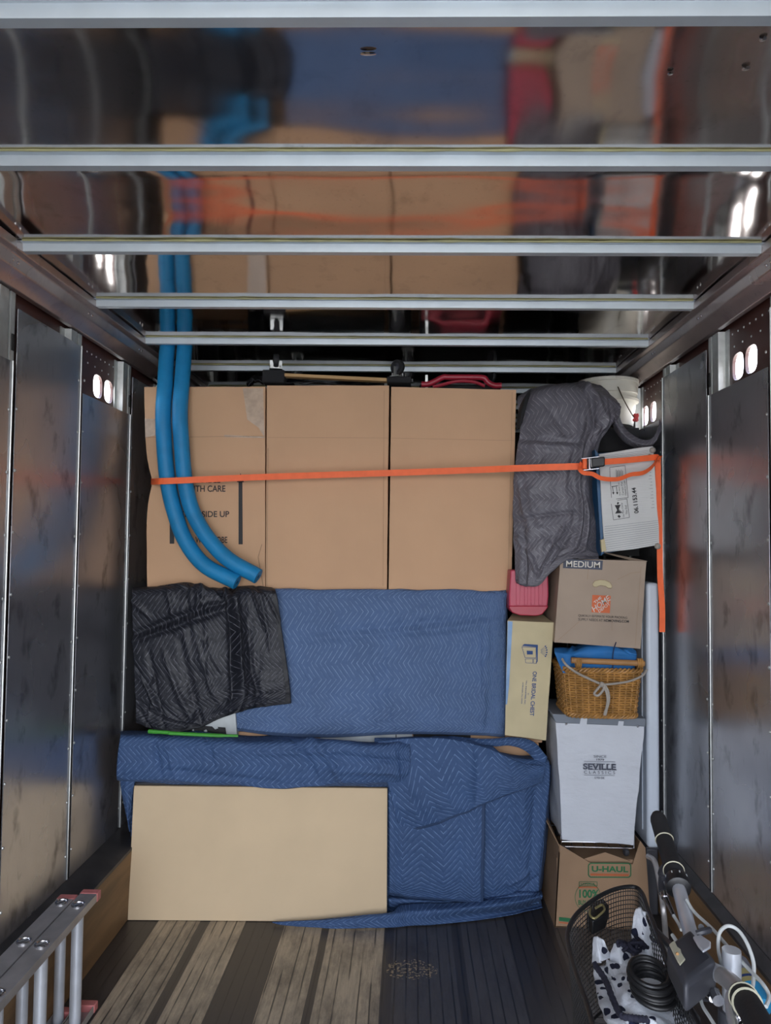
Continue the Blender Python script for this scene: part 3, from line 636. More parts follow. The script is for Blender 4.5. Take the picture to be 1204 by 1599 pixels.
# ============================================================ POOL NOODLES
def noodle(pts, label):
    t = thing('pool_noodle', P(*pts[-1]), label, 'pool noodle', 'blue foam pool noodles')
    w_ = spline([P(*p) for p in pts], 90); r = .0355
    MB().tube(w_, r, 24, cap=False).build('foam_tube', 'foam', t)
    d = (w_[-1]-w_[-2]).normalized(); x = d.orthogonal().normalized(); y = d.cross(x); e = w_[-1]
    m = MB(); N = 24; vs = [e+(x*cos(2*pi*k/N)+y*sin(2*pi*k/N))*rr+d*o for rr, o in ((r, 0), (r*.93, .002), (.009, .002), (.008, -.03)) for k in range(N)]
    m.add(vs, [(q*N+k, q*N+(k+1) % N, (q+1)*N+(k+1) % N, (q+1)*N+k) for q in range(3) for k in range(N)]+[tuple(range(3*N, 4*N))]); m.build('end_face', 'foam', t)
    m = MB(); m.tube([e-d*.025, e+d*.0026], .008, 16); m.build('centre_hole', 'foam_in', t)
    d = (w_[0]-w_[1]).normalized(); m = MB(); m.tube([w_[0]+d*.0005, w_[0]+d*.003], [r*.98, r*.9], 24); m.build('end_cap', 'foam', t)
noodle([(262,536,3.318),(260,560,3.295),(258,600,3.25),(255,645,3.225),(257,700,3.222),(262,752,3.225),(272,797,3.222),(289,843,3.215),(319,882,3.20),(370,909,3.185)], 'blue foam pool noodle nearest the left wall, bending down across the carton')
noodle([(289,536,3.318),(287,560,3.295),(284,600,3.25),(281,645,3.225),(284,700,3.222),(289,752,3.225),(300,797,3.222),(323,838,3.215),(356,873,3.20),(403,900,3.185)], 'blue foam pool noodle on the right of the pair, its cut end further right')

# ============================================================ ORANGE RATCHET STRAP
t = thing('ratchet_strap', P(600, 745, 3.15), 'bright orange ratchet strap stretched across the cartons to the right wall', 'strap')
def ribbon(m, pts, wd, n=60, up=(0,0,1), th=.002):
    pts = spline(pts, n); vs = []
    for i, p in enumerate(pts):
        u = V(up[i] if isinstance(up, list) else up); tn = (pts[min(i+1, n)]-pts[max(i-1, 0)]).normalized(); u = (u-tn*u.dot(tn)).normalized(); nn = tn.cross(u)
        for a, b in ((1, 1), (1, -1), (-1, -1), (-1, 1)): vs.append(p+u*wd/2*a+nn*th/2*b)
    fs = [(i*4+k, i*4+(k+1) % 4, (i+1)*4+(k+1) % 4, (i+1)*4+k) for i in range(n) for k in range(4)]+[(3,2,1,0), (n*4, n*4+1, n*4+2, n*4+3)]
    m.add(vs, fs)
m = MB(); ribbon(m, [W(236,752,3.36), W(237,752,3.29), W(240,752,3.225), W(250,751.5,3.175), W(275,750.5,3.172), W(310,749,3.178), W(420,744.5,3.21), W(610,738.5,3.20), W(740,734,3.15), W(800,731.5,3.10), W(860,729.5,3.06), W(912,728,3.045)], .0285, 90)
m.build('webbing', 'strap', t)
m = MB(); ribbon(m, [W(940,721.5,3.045), W(975,719,3.06), W(1010,715.5,3.085), W(1026,714,3.10), W(1030,718,3.13)], .0255, 40); m.build('webbing', 'strap', t)
m = MB(); ribbon(m, [W(908,722,3.03), W(904,730,3.025), W(911,738,3.02), W(925,740,3.02), W(940,747,3.03), W(965,748,3.035), W(985,741,3.04), W(1005,738,3.05), W(1020,727,3.07), W(1028,712,3.10)], .019, 70, up=(0,-.5,1)); m.build('loose_tail', 'strap', t)
m = MB(); ribbon(m, [W(1024,717,3.10), W(1030,712,3.12), W(1027.5,718,3.15), W(1028,760,3.16), W(1030,840,3.16), W(1031,900,3.16), W(1034,950,3.16), W(1034,987,3.16)], .0255, 60, up=(1, 0, .05)); m.build('hanging_end', 'strap', t)
m = MB(); c = W(912,725,3.035); m.tube([c+V((0,-.012,-.022)), c+V((0,-.012,.022))], .010, 12); m.build('strap_roll', 'strap', t)
m = MB()
for dz in (-.026, .024): m.hexa([W(908,725,3.02)+V((0,0,dz+.002)), W(936,722,3.02)+V((0,0,dz+.002)), W(936,722,3.02)+V((0,0,dz-.002)), W(908,725,3.02)+V((0,0,dz-.002)), W(908,725,3.04)+V((0,0,dz+.002)), W(936,722,3.04)+V((0,0,dz+.002)), W(936,722,3.04)+V((0,0,dz-.002)), W(908,725,3.04)+V((0,0,dz-.002))])
m.tube([W(921,716,3.03), W(921,733,3.03)], .006, 10); m.build('ratchet_frame', 'chrome', t, bevel=.001)
c = face_px([(924,715),(945,713),(945,728),(925,730)], 3.005, dy=.03); MB().hexa(c).build('ratchet_handle', 'black', t, bevel=.005, segs=3)

# ============================================================ TOP OF THE LOAD: bag, dolly, red case
zt = P(500, 601, 3.30).z+.004
t = thing('furniture_dolly', P(520, 600, 3.5), 'wooden furniture dolly lying wheels up on the tall cartons', 'dolly')
for (xa, xb, ya, yb_, yt) in ((409, 444, 592, 597, 577), (604, 642, 603, 603, 588)):
    a = P(xa, yb_, 3.33); b = P(xb, yt, 3.33); zb = max(zt, P(xa, 597, 3.33).z)
    MB().box((a.x, 3.45, zb), (b.x, 3.97, max(b.z, zb+.03))).build('carpeted_end', 'carpet', t, bevel=.006)
for y0 in (3.335, 3.82):
    m = MB(); f = [P(444,582.5,3.335), P(604,590,3.335), P(604,595.5,3.335), P(444,587.5,3.335)]; f = [p+V((0, y0-3.335, 0)) for p in f]; m.hexa(f+[p+V((0, .045, 0)) for p in f]); m.build('rail', 'wood', t, bevel=.002)
def caster(c, ang, r=.034, parent=None):
    c = V(c); a = V((cos(ang), sin(ang), 0)); s = MB(); s.lathe([(r*.5,-.012),(r*.92,-.012),(r,-.008),(r,.008),(r*.92,.012),(r*.5,.012)], c, a, 28); w_ = s.build('caster_wheel', 'blackrub', parent)
    h = MB(); h.lathe([(r*.52,-.013),(r*.2,-.015),(.004,-.016)], c, a, 20); h.lathe([(r*.52,.013),(r*.2,.015),(.004,.016)], c, a, 20); h.build('wheel_hub', 'greypl', w_)
    k = MB(); x = a*.018
    for sg in (1, -1): k.bar(c+x*sg, c+x*sg+V((0, 0, -r-.010)), .003, .022, up=tuple(a))
    k.bar(c+V((0,0,-r-.010))-a*.03, c+V((0,0,-r-.010))+a*.03, .05, .004)
    for sx_ in (-.024, .024):
        for sy_ in (-.018, .018): k.lathe([(.004,0),(.004,.010),(.002,.012)], c+V((sx_, sy_, -r-.008)), (0,0,1), 8)
    k.build('caster_bracket', 'galv', parent)
caster(P(431,563,3.36), R(15), .031, t); caster(P(621,573.5,3.36), R(55), .036, t); caster(P(464,577,3.80), R(70), .036, t); caster(P(637,584,3.80), R(60), .034, t)
t = thing('red_case', P(722, 606, 3.5), 'red plastic case with arched carry handle lying on the rightmost tall carton', 'case')
zr = P(700, 607, 3.45).z
MB().box((P(655,600,3.5).x, 3.62, zr-.004), (P(782,600,3.5).x, 3.87, zr+.035)).build('case_body', 'dark', t, bevel=.01)
pts = [(658,600),(668,600),(678,596),(692,589),(700,589),(735,589),(755,590),(762,597),(772,602),(783,602)]
m = MB(); m.tube(spline([P(x, y, 3.46) for x, y in pts], 60), .014, 12); m.build('carry_handle', 'red', t)
m = MB(); m.tube(spline([P(x, y, 3.43) for x, y in [(676,604),(690,601),(705,597),(722,595),(742,597),(757,603)]], 40), .008, 10); m.build('handle_lip', 'red', t)
t = thing('caster_set', P(768, 600, 3.62), 'small black wheel standing behind the red case', 'wheel'); m = MB(); m.lathe([(.03,-.01),(.034,0),(.03,.01)], P(768,588,3.80), (1,.5,0), 24); m.build('caster_wheel', 'blackrub', t)
m = MB(); m.box(tuple(P(664,606,3.47)), tuple(P(668,586,3.48))); tag(m.build('clamp_bracket', 'galv'), 'small steel bracket standing at the left end of the red case', 'bracket')
rows = [[P(x, y, 3.52) for x, y in ((386,597),(400,592),(430,592),(480,596),(540,597),(600,599))], [P(x, y, 3.36) for x, y in ((385,600),(400,596),(430,597),(480,599),(540,600),(600,600))]]
rows.insert(0, [P(x, y, 3.78) for x, y in ((388,598),(400,594),(430,590),(480,592),(540,594),(600,597))])
m = sheet(rows, 80, 30, rfolds(30, 3, 0, 1.5, wd=(.008,.02), am=(.006,.018)), .012, 12, 3)
tag(m.build('plastic_bag', 'bag', solid=.002), 'crumpled black plastic bag under the wheels up dolly', 'bag')

# ============================================================ RIGHT COLUMN
# hidden carriers stay plain but real
t, c, F = carton('brown_carton', [(815,690),(925,690),(925,868),(815,868)], 3.36, .45, 'brown carton wrapped inside the grey quilted blanket', mat='card_uh', seed=8)
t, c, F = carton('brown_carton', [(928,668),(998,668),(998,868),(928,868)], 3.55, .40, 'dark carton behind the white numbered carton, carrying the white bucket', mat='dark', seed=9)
# bucket
bc = P(949, 668, 3.66); r = P(996,620,3.66).x-P(949,620,3.66).x
t = thing('plastic_bucket', bc, 'white lidded plastic bucket behind the grey blanket', 'bucket')
zt_ = P(949, 586, 3.66-r).z; h = zt_-bc.z
MB().lathe([(r*.80, 0.002), (r*.82, .01), (r*.91, h-.115), (r*.99, h-.113), (r*.99, h-.100), (r*.93, h-.098), (r*.93, h-.075), (r*.96, h-.072), (r*.96, h-.030)], (bc.x, 3.78, bc.z), n=48).build('bucket_body', 'white_pl', t)
m = MB().lathe([(r*.97, h-.040), (r*.97, h-.020), (r, h-.018), (r, h-.002), (r*.97, h), (r*.93, h), (r*.92, h-.006), (0, h-.006)], (bc.x, 3.78, bc.z), n=48)
for k in range(24): a = 2*pi*k/24; m.box((bc.x+cos(a)*(r)-.0015, 3.78+sin(a)*r-.0015, zt_-.018), (bc.x+cos(a)*r+.0015, 3.78+sin(a)*r+.0015, zt_-.004))
m.build('lid', 'white_pl', t)
m = MB(); m.tube(spline([P(965,604,3.50), P(972,620,3.49), P(981,637,3.49), P(990,652,3.50)], 20), .0028, 8); tag(m.build('twig', 'twig'), 'thin dark stick leaning against the white bucket', 'stick')
m = MB(); rn = random.Random(2)
for k in range(9):
    a = P(993,652,3.5); m.tube(spline([a+V((rn.uniform(-.012,.012),rn.uniform(-.01,.01),rn.uniform(-.02,.02))) for _ in range(4)], 12), .004, 6)
tag(m.build('ribbon_knot', 'pinkrib'), 'bright pink ribbon knot at the end of the stick', 'ribbon')
# grey blanket
t = thing('moving_blanket', P(870, 900, 3.15), 'grey quilted moving blanket slung over the load beside the white bucket', 'blanket')
rows = [[W(812,616,3.40), W(840,603,3.42), W(875,598,3.43), W(905,597,3.42), W(935,603,3.40), W(962,628,3.36)],
        [W(808,628,3.30), W(838,612,3.26), W(872,606,3.25), W(905,604,3.25), W(938,612,3.24), W(968,634,3.26)],
        [W(812,668,3.24), W(842,665,3.20), W(875,662,3.19), W(908,660,3.18), W(938,658,3.17), W(966,650,3.22)],
        [W(806,705,3.22), W(838,703,3.17), W(870,702,3.155), W(900,700,3.15), W(922,697,3.16), W(938,690,3.22)],
        [W(803,745,3.21), W(835,745,3.155), W(868,745,3.145), W(895,745,3.145), W(915,744,3.16), W(929,742,3.22)],
        [W(800,790,3.21), W(832,788,3.15), W(868,786,3.14), W(898,786,3.145), W(920,787,3.16), W(933,788,3.23)],
        [W(801,830,3.20), W(832,825,3.15), W(866,820,3.14), W(896,820,3.145), W(920,826,3.16), W(935,832,3.22)],
        [W(803,868,3.19), W(828,866,3.14), W(856,858,3.13), W(884,850,3.13), W(915,856,3.14), W(936,862,3.20)],
        [W(805,900,3.18), W(822,906,3.135), W(842,894,3.12), W(868,874,3.115), W(900,866,3.12), W(935,870,3.14)],
        [W(806,911,3.18), W(822,915,3.135), W(842,914,3.12), W(862,892,3.115), W(892,872,3.12), W(940,874,3.13)]]
fl = [(.02,.27,.68,.31,.010,-.012), (.02,.30,.70,.34,.014,.012), (.66,.08,.70,.9,.014,.016), (.72,.1,.74,.85,.012,-.014), (.58,.04,.80,.3,.012,-.014), (.62,.02,.9,.26,.014,.016), (.0,.62,.7,.60,.012,-.010), (.05,.7,.4,.9,.012,.016), (.1,.66,.2,.95,.012,-.014), (.5,.66,.4,.92,.012,.014), (.6,.6,.55,.9,.012,-.012), (.75,.5,.8,.95,.012,.012), (.3,.7,.6,.8,.012,-.012), (.5,.2,.5,.6,.02,.006)]+rfolds(26, 12, 1.2, .9, L=(.1,.35), wd=(.008,.02), am=(.003,.009))
sheet(rows, 130, 230, fl, .012, 8, 11, hem='b', hemw=.028, uvr=.06).build('quilted_cloth', 'q_grey', t, solid=.006)
rows = [[W(x, y, yy) for x, y, yy in ((966,640,3.30),(972,660,3.24),(985,676,3.20),(1003,686,3.18),(1018,684,3.17),(1027,668,3.18),(1030,655,3.20))],
        [W(x, y, yy) for x, y, yy in ((958,648,3.22),(966,668,3.19),(982,686,3.17),(1003,694,3.16),(1020,692,3.16),(1030,676,3.16),(1033,662,3.18))]]
rows.append([p+V((0,.05,-.014)) for p in rows[1]])
sheet(rows, 60, 16, [(0,.4,1,.5,.008,.004)], .004, 10, 2).build('sagging_edge', 'q_grey', t, solid=.005)
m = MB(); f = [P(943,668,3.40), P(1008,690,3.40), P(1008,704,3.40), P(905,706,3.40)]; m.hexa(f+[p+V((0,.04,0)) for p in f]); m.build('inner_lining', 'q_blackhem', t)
rows = [[W(812,632,3.27), W(820,618,3.24), W(830,606,3.26)], [W(808,650,3.24), W(815,642,3.215), W(823,632,3.22)], [W(806,672,3.23), W(811,668,3.215), W(816,660,3.215)]]
sheet(rows, 20, 30, (), .003, 8, 2).build('black_corner', 'q_blackhem', t, solid=.004)
# white numbered carton
q = [(935,709),(1020,697),(1030,851),(944,863)]
t, c, Fw = carton('white_carton', q, 3.12, .32, 'worn white carton numbered 06.1153.44 wrapped in tape, behind the orange strap', mat='card_white', seed=5, amp=.005, n=16)
m = MB()
Fw.text(m, '06.1153.44', (997.5,801), (993,761), (990.5,802), .02)
Fw.ring(m, [(954,783),(979,779),(983,808),(958,812)], .0018); Fw.ring(m, [(952,730),(976,727),(981,777),(955,780)], .0018)
Fw.poly(m, [(960,789),(969,788),(966,796),(964,797)]); Fw.poly(m, [(961,802),(964,797),(966,796),(971,801)])
Fw.line(m, (960,789),(972,801),.002); Fw.line(m, (969,788),(961,802),.002); Fw.poly(m, [(962,786),(964.5,783.5),(967,785),(965,788)]); Fw.poly(m, [(964,806),(966.5,804),(969.5,806.5),(967,809)])
for x in (957, 963): Fw.line(m, (x-.5,760),(x+.8,770),.0025); Fw.poly(m, [(x-1,769),(x+2.6,768.5),(x+1,772.5)])
Fw.line(m, (955,760),(964.5,758.5),.003)
Fw.text(m, 'Do Not Clamp', (976,807), (972.5,785), (972.8,807.5)); Fw.text(m, 'This End', (980.5,803), (978.5,789), (977.5,803.4))
Fw.text(m, 'Do Not Lay', (970,773), (967.5,753), (967,773.5)); Fw.text(m, 'Carton Flat', (974.5,773), (972,752), (971.5,773.5)); Fw.text(m, 'Hazed in Case', (978.5,773), (976,750), (975.7,773.5))
for k in range(9): Fw.line(m, (962+k*1.3, 733+(k % 3)), (962.3+k*1.3, 745), .0012)
for k in range(12): Fw.line(m, (1014.5-(k%3)*1.2+k*.45, 738+k*5), (1017+k*.45, 737.6+k*5), .0012)
m.build('printed_text', 'ink', t, smooth=False)
m = MB()
for k in range(6): Fw.line(m, (937+k*.4, 713+k*2.6), (1018, 702.5+k*2.4), .0014)
for k in range(12): Fw.line(m, (944, 862-k*3.6), (1028, 848-k*3.2), .0012)
split(m, 'film_crease', 'greyband', t, smooth=False)
m = MB()
for (x, y, s_) in ((1019, 703, .014), (1015, 712, .010), (1027, 853, .014)): m.lathe([(0,-s_),(s_*.7,-s_*.7),(s_,0),(s_*.7,s_*.7),(0,s_)], P(x, y, 3.115), (1,0,0), 12)
split(m, 'film_knot', 'rope', t)
m = MB(); f = [P(931,703,3.16), P(1015,692,3.16), P(1015,703,3.16), P(943,716,3.16)]
c2 = face_px([(930,702),(1003,692),(1006,852),(940,866)], 3.445, dy=.03); m.hexa(c2)
m.hexa(face_px([(929,702),(934.5,708),(943.5,863),(939,868)], 3.125, dy=.30))
tag(m.build('blue_panel', 'bluefilm', bevel=.002), 'blue covered board wrapped behind the white numbered carton', 'board')
m = MB(); c2 = face_px([(938.5,843),(944,841.5),(947,860),(940,862)], 3.10, dy=.02); m.hexa(c2); m.build('cardboard_corner', 'card_yel', t)
# HOME DEPOT box
q = [(875,873),(1010,876),(1000,1013),(866,1003)]
t, c, Fh = carton('medium_moving_box', q, [3.12,3.12,3.12,3.12], .36, 'brown medium moving box with orange square logo on top of the wicker basket', mat='card_dull', seed=6, amp=.003)
m = MB(); Fh.poly(m, [(880,872.8),(941.5,875.5),(940.5,890),(879,887)]); m.build('size_label', 'ink_grey', t, smooth=False)
Fh2 = Face(c[0], c[1], c[3], .004); m = MB(); Fh2.text(m, 'MEDIUM', (884,885), (937,887), (884.3,875.5), .010); m.build('size_text', 'ink_white', t, smooth=False)
m = MB(); Fh.poly(m, [(925,929),(953.7,930.5),(952.3,957.5),(923.7,956)]); m.build('logo_square', 'ink_orange', t, smooth=False)
m = MB(); Fh2.text(m, 'THE', (929,943), (940,934), (926.5,940), .02); Fh2.text(m, 'HOME', (928,956), (953.5,937), (924,948), .012); Fh2.text(m, 'DEPOT', (936,957), (953,944), (933.5,953), .02); m.build('logo_text', 'ink_white', t, smooth=False)
m = MB(); Fh.text(m, 'QUICKLY ESTIMATE YOUR PACKING', (903,963.5), (979.5,967), (903.2,959.3)); Fh.text(m, 'SUPPLY NEEDS AT ', (903,969), (941,970.8), (903.2,965)); Fh.text(m, 'HDMOVING.COM', (943,970.9), (982,972.5), (943.2,966.9), .02)
m.build('printed_text', 'ink', t, smooth=False)
hp = [(925,912),(929,907),(937,905.5),(945,906),(952,909),(956,915),(955,918.5),(950,918.5),(946,915.5),(938,914),(931,917),(927,916)]
m = MB(); Fh.poly(m, hp); m.build('hand_hole', 'card_yel', t, smooth=False, label='kidney shaped hand hole')
m = MB(); Fh.ring(m, hp, .0016); Fh.line(m, (920,877), (917,905), .0012); Fh.line(m, (964,905), (985,895), .001); Fh.line(m, (985,895), (1000,893), .001); Fh.line(m, (955,960),(956,985),.001); Fh.line(m,(868,1003),(905,970),.001); Fh.line(m,(1001,885),(992,1008),.001); split(m, 'crease', 'card_uh', t, smooth=False)
m = MB(); f = [P(939,862.5,3.20), P(958,866,3.2), P(1011,877,3.125), P(993,877,3.125)]; m.prism(f, (0, .004, .003)); m.build('top_flap', 'card_dull', t)
# red case under the grey blanket
zc = P(828, 961, 3.2).z
t = thing('red_case', P(828, 961, 3.25), 'faded red plastic case standing on the yellowed carton beneath the grey blanket', 'case')
pr = [(797,890),(856,890),(857,930),(855,948),(848,957),(838,960),(812,959),(800,955),(795,945),(795,930)]
m = MB(); m.prism([P(x, y, 3.19) for x, y in pr], (0, .10, 0)); m.build('case_shell', 'redpale', t, bevel=.006)
m = MB(); m.prism([P(x, y, 3.180) for x, y in [(795,946),(857,946),(854,951),(847,959.5),(838,962),(812,961),(800,957),(795,950)]], (0, .12, 0)); m.build('case_base', 'red', t, bevel=.004)
m = MB()
for x in (806, 819, 829, 841): m.prism([P(x, 892, 3.186), P(x+(7 if x != 819 else 5), 892, 3.186), P(x+(6 if x != 819 else 5), 945, 3.186), P(x, 945, 3.186)], (0, .004, 0))
m.build('moulded_rib', 'redpale', t, bevel=.0015)
# yellowed carton
q = [(792.5,969),(865,972),(852.5,1156),(788.5,1148)]
f = [P(*p, 3.17) for p in q]; back = [P(800,958,3.34), P(848,960,3.34), P(841,1156,3.34), P(795,1148,3.34)]
t = thing('narrow_carton', P(822, 1155, 3.2), 'tall narrow yellowed carton printed ONE BRIDAL CHEST standing beside the blue blanket', 'box')
gridhex(f+back, 12, .002, 4).build('carton_body', 'card_yel', t, ang=50); Fb = Face(f[0], f[1], f[3])
m = MB(); Fb.poly(m, [(793,970),(800.5,970.5),(797,1035),(795,1070),(792,1100),(789.5,1100)]); m.build('blue_tape', 'label_blue', t, smooth=False)
m = MB()
Fb.text(m, 'ONE BRIDAL CHEST', (832,1048.5), (827.3,1118), (838.5,1048.5), .02)
Fb.text(m, 'HILL INDUSTRIES, INC.', (821,1063), (818.2,1100.5), (823.3,1063), .015); Fb.text(m, 'HOBOKEN, N.J. 07030', (815.5,1065.5), (813.3,1099), (817.6,1065.5), .015); Fb.text(m, 'BY', (824.2,1082.5), (824,1085.5), (826,1082.5))
Fb.poly(m, [(815,1008.5),(819,1005.5),(840,1007),(837.5,1010.5)]); Fb.poly(m, [(837,1010),(840,1007),(839.5,1033),(836.5,1036.5),(838,1030)]); Fb.ring(m, [(815,1010),(837,1011),(837,1027.5),(820,1027)], .0022); Fb.poly(m, [(822.5,1016),(832,1016.5),(832,1022),(823,1022)])
Fb.ring(m, [(820,1029),(832,1029),(832,1035.5),(821,1035)], .0018); Fb.ring(m, [(833,1029),(838,1029),(838,1036),(833,1036)], .0018)
for a in range(-60, 70, 24): 
    A = R(a); Fb.line(m, (843+2*cos(A), 1017+2*sin(A)), (850+4*cos(A), 1017+9*sin(A)), .0012)
    x, y = 849.5+4.5*cos(A), 1017+9*sin(A); Fb.poly(m, [(x-1, y-1), (x+1, y-1), (x+1, y+1), (x-1, y+1)])
m.build('printed_text', 'ink_blue', t, smooth=False)

# wicker basket
bz0 = P(940, 1122, 3.07).z; bz1 = P(940, 1046, 3.07).z
bx0, bx1, by0, by1 = .670, 1.008, 3.19, 3.49
t = thing('wicker_basket', ((bx0+bx1)/2, (by0+by1)/2, bz0), 'honey wicker basket with wooden bar handle on the white laundry hamper', 'basket')
def foot(f, cx=(bx0+bx1)/2, cy=(by0+by1)/2, n=140):   # rounded rectangle, tapered: f 0 bottom..1 top
    hx = (bx1-bx0)/2*(.88+.12*f); hy = (by1-by0)/2*(.88+.12*f); e = 7; out = []
    for k in range(n): a = 2*pi*k/n; ca, sa = cos(a), sin(a); out.append(V((cx+hx*math.copysign(abs(ca)**(2/e), ca), cy+hy*math.copysign(abs(sa)**(2/e), sa), 0)))
    # even out spacing
    L = [0]
    for i in range(n): L.append(L[-1]+(out[(i+1) % n]-out[i]).length)
    res = []; j = 0
    for k in range(n):
        tt = L[-1]*k/n
        while L[j+1] < tt: j += 1
        q_ = (tt-L[j])/max(1e-9, L[j+1]-L[j]); res.append(out[j].lerp(out[(j+1) % n], q_))
    return res
m = MB(); NR = 19; ctr = V(((bx0+bx1)/2, (by0+by1)/2, 0)); nst = 42
for rr_ in range(NR):
    f = .03+.90*rr_/(NR-1); ft = foot(f, n=252); pts = []
    for k, p in enumerate(ft):
        o = (p-ctr).normalized(); wv = cos(2*pi*k/252*nst/2+(rr_ % 2)*pi)*.0036
        pts.append(p+o*wv+V((0, 0, bz0+(bz1-bz0)*f)))
    m.tube(pts, .0042, 5, closed=True)
m.build('woven_side', 'wicker', t)
m = MB(); ft0 = foot(0, n=nst); ft1 = foot(1, n=nst)
for k in range(nst): a = ft0[k]+V((0,0,bz0)); b = ft1[k]+V((0,0,bz1)); o = (ft0[k]-ctr).normalized(); m.tube([a, a.lerp(b, .5), b], .0035, 6)
m.build('stake', 'wicker', t)
for f_, nm in ((0.0, 'base_border'), (.97, 'rim_border')):
    m = MB()
    for s_ in range(3):
        ft = foot(f_ if f_ else .02, n=252); pts = []
        for k, p in enumerate(ft):
            o = (p-ctr).normalized(); a = 2*pi*k/252*21+s_*2*pi/3; pts.append(p+o*(.006*cos(a)+.002)+V((0, 0, (bz0+.007 if f_ == 0 else bz1-.003)+.008*sin(a))))
        m.tube(pts, .0046, 6, closed=True)
    m.build(nm, 'wicker', t)
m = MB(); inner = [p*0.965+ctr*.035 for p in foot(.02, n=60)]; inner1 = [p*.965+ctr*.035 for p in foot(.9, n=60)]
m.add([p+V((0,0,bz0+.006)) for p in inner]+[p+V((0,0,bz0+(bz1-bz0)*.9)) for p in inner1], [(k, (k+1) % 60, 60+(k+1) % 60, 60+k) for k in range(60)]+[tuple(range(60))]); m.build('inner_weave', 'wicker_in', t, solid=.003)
hy = by0-.010; 
m = MB(); m.tube([PY(892,1031,hy), PY(1006,1036,hy)], .0125, 14); m.build('bar_handle', 'wood_handle', t)
m = MB()
for x in (900, 996):
    for k in range(3):
        c = PY(x+k*3, 1034+(.4 if x > 950 else 0), hy); m.tube([c+V((0, cos(a)*.016, sin(a)*.018-.003)) for a in [2*pi*i/16 for i in range(16)]], .004, 6, closed=True)
split(m, 'handle_binding', 'wicker', t)
fy = 3.030
m = MB(); m.tube(spline([P(878,1029,3.06), P(884,1038,fy), P(900,1050,fy), P(920,1060,fy), P(936,1067,fy-.004), P(944,1069,fy-.008)], 40), .0052, 8)
m.tube(spline([P(944,1069,fy-.008), P(965,1067,fy), P(985,1063,fy), P(1003,1055,fy), P(1010,1046,3.06)], 40), .0048, 8)
m.tube(spline([P(940,1068,fy-.01), P(933,1076,fy-.012), P(928,1083,fy-.012), P(934,1086,fy-.014), P(942,1077,fy-.014), P(944,1068,fy-.012)], 40), .0052, 8)
m.tube(spline([P(940,1068,fy-.012), P(946,1078,fy-.012), P(949,1092,fy-.01), P(947,1107,fy), P(944,1117,fy)], 30), [.0055]*24+[.007]*7, 8)
m.tube(spline([P(944,1069,fy-.012), P(950,1080,fy-.012), P(951,1095,fy-.01), P(946,1112,fy)], 30), .0045, 8)
m.lathe([(0,-.012),(.009,-.008),(.013,0),(.009,.008),(0,.012)], P(940,1069,fy-.01), (1,0,.3), 12)
tag(m.build('tie_cord', 'rope'), 'grey cord knotted across the front of the wicker basket', 'cord')
# blue cloth in basket
rows = [[P(x, y, 3.30) for x, y in ((868,1010),(895,1009),(925,1005),(955,1005),(985,1012))], [P(x, y, 3.17) for x, y in ((866,1011),(893,1012),(922,1004.5),(957,1006),(990,1013))],
        [P(x, y, 3.105) for x, y in ((866,1017),(890,1020),(920,1014),(957,1014),(994,1020))], [P(x, y, 3.10) for x, y in ((869,1027),(892,1030),(922,1028),(957,1028),(994,1030))], [P(x, y, 3.105) for x, y in ((880,1052),(895,1056),(922,1055),(957,1055),(990,1056))]]
t = thing('cloth_bag', P(930, 1060, 3.2), 'blue cloth bundle stuffed in the wicker basket under the moving box', 'bag')
sheet(rows, 80, 60, rfolds(14, 2, 1.3, .7, wd=(.008,.016), am=(.004,.01))+[(.72,.1,.95,.5,.01,-.01), (.78,.1,1,.4,.01,.01), (.74,.2,.98,.7,.01,-.008)], .006, 9, 3).build('cloth', 'bluecloth', t, solid=.004)
m = MB(); m.tube(spline([P(962,1003,3.12), P(959,1012,3.088), P(957,1024,3.085), P(957,1040,3.085), P(956,1052,3.09)], 20), .0022, 6); m.build('piping', 'navy', t)

# hamper
t = thing('laundry_hamper', (.85, 3.4, P(935,1333,3.145).z), 'white canvas laundry hamper on a wire stand between the blue blanket and white slab', 'hamper')
f = [P(868,1127,3.13), P(1006,1132,3.13), P(988.5,1319,3.145), P(878,1311,3.145)]
bk = [V((f[0].x, 3.56, f[0].z)), V((f[1].x, 3.56, f[1].z)), V((f[2].x, 3.52, f[2].z)), V((f[3].x, 3.52, f[3].z))]
m = gridhex(f+bk, 20, .006, 3, front=lambda v: v+V((0, .004*noise.noise(V((v.x*10, v.z*25, 1))), 0))); m.build('canvas_bag', 'canvas', t, ang=60)
f2 = [P(862,1115,3.123), P(1009,1122,3.123), P(1008,1135,3.123), P(868,1129,3.123)]; m = MB(); m.hexa(f2+[V((p.x, 3.57, p.z)) for p in f2]); m.build('top_band', 'greyband', t, bevel=.004)
Fs = Face(f2[0], f2[1], f2[3], .002)
m = MB()
for x, y in ((884,1130.5), (996,1134)): m.lathe([(.005,0),(.005,.002),(.0025,.004),(0,.004)], Fs.at(x, y), (0,-1,0), 14)
split(m, 'snap_stud', 'chrome', t)
m = MB(); Fs.poly(m, [(907,1121),(917,1122),(916,1133),(905,1132)]); Fs.poly(m, [(966,1126),(974,1126.5),(973,1134.5),(964.5,1134)]); split(m, 'hanging_tab', 'canvas', t, smooth=False, solid=.001)
Fc = Face(f[0], f[1], f[3], .010); m = MB()
Fc.text(m, 'SINCE', (927,1183), (947,1183.4), (927,1179.3)); Fc.text(m, '1979', (931.5,1187.6), (943.5,1187.9), (931.5,1184.6), .02)
Fc.line(m, (912,1188.8), (961,1189.9), .0016); Fc.line(m, (912,1210.2), (960,1211.2), .0016)
Fc.text(m, 'SEVILLE', (910.5,1201.5), (962,1202.7), (910.5,1192), .035)
xs_ = 910.5
def serif(x0, x1, y): Fc.line(m, (x0, y), (x1, y+.1), .0028)
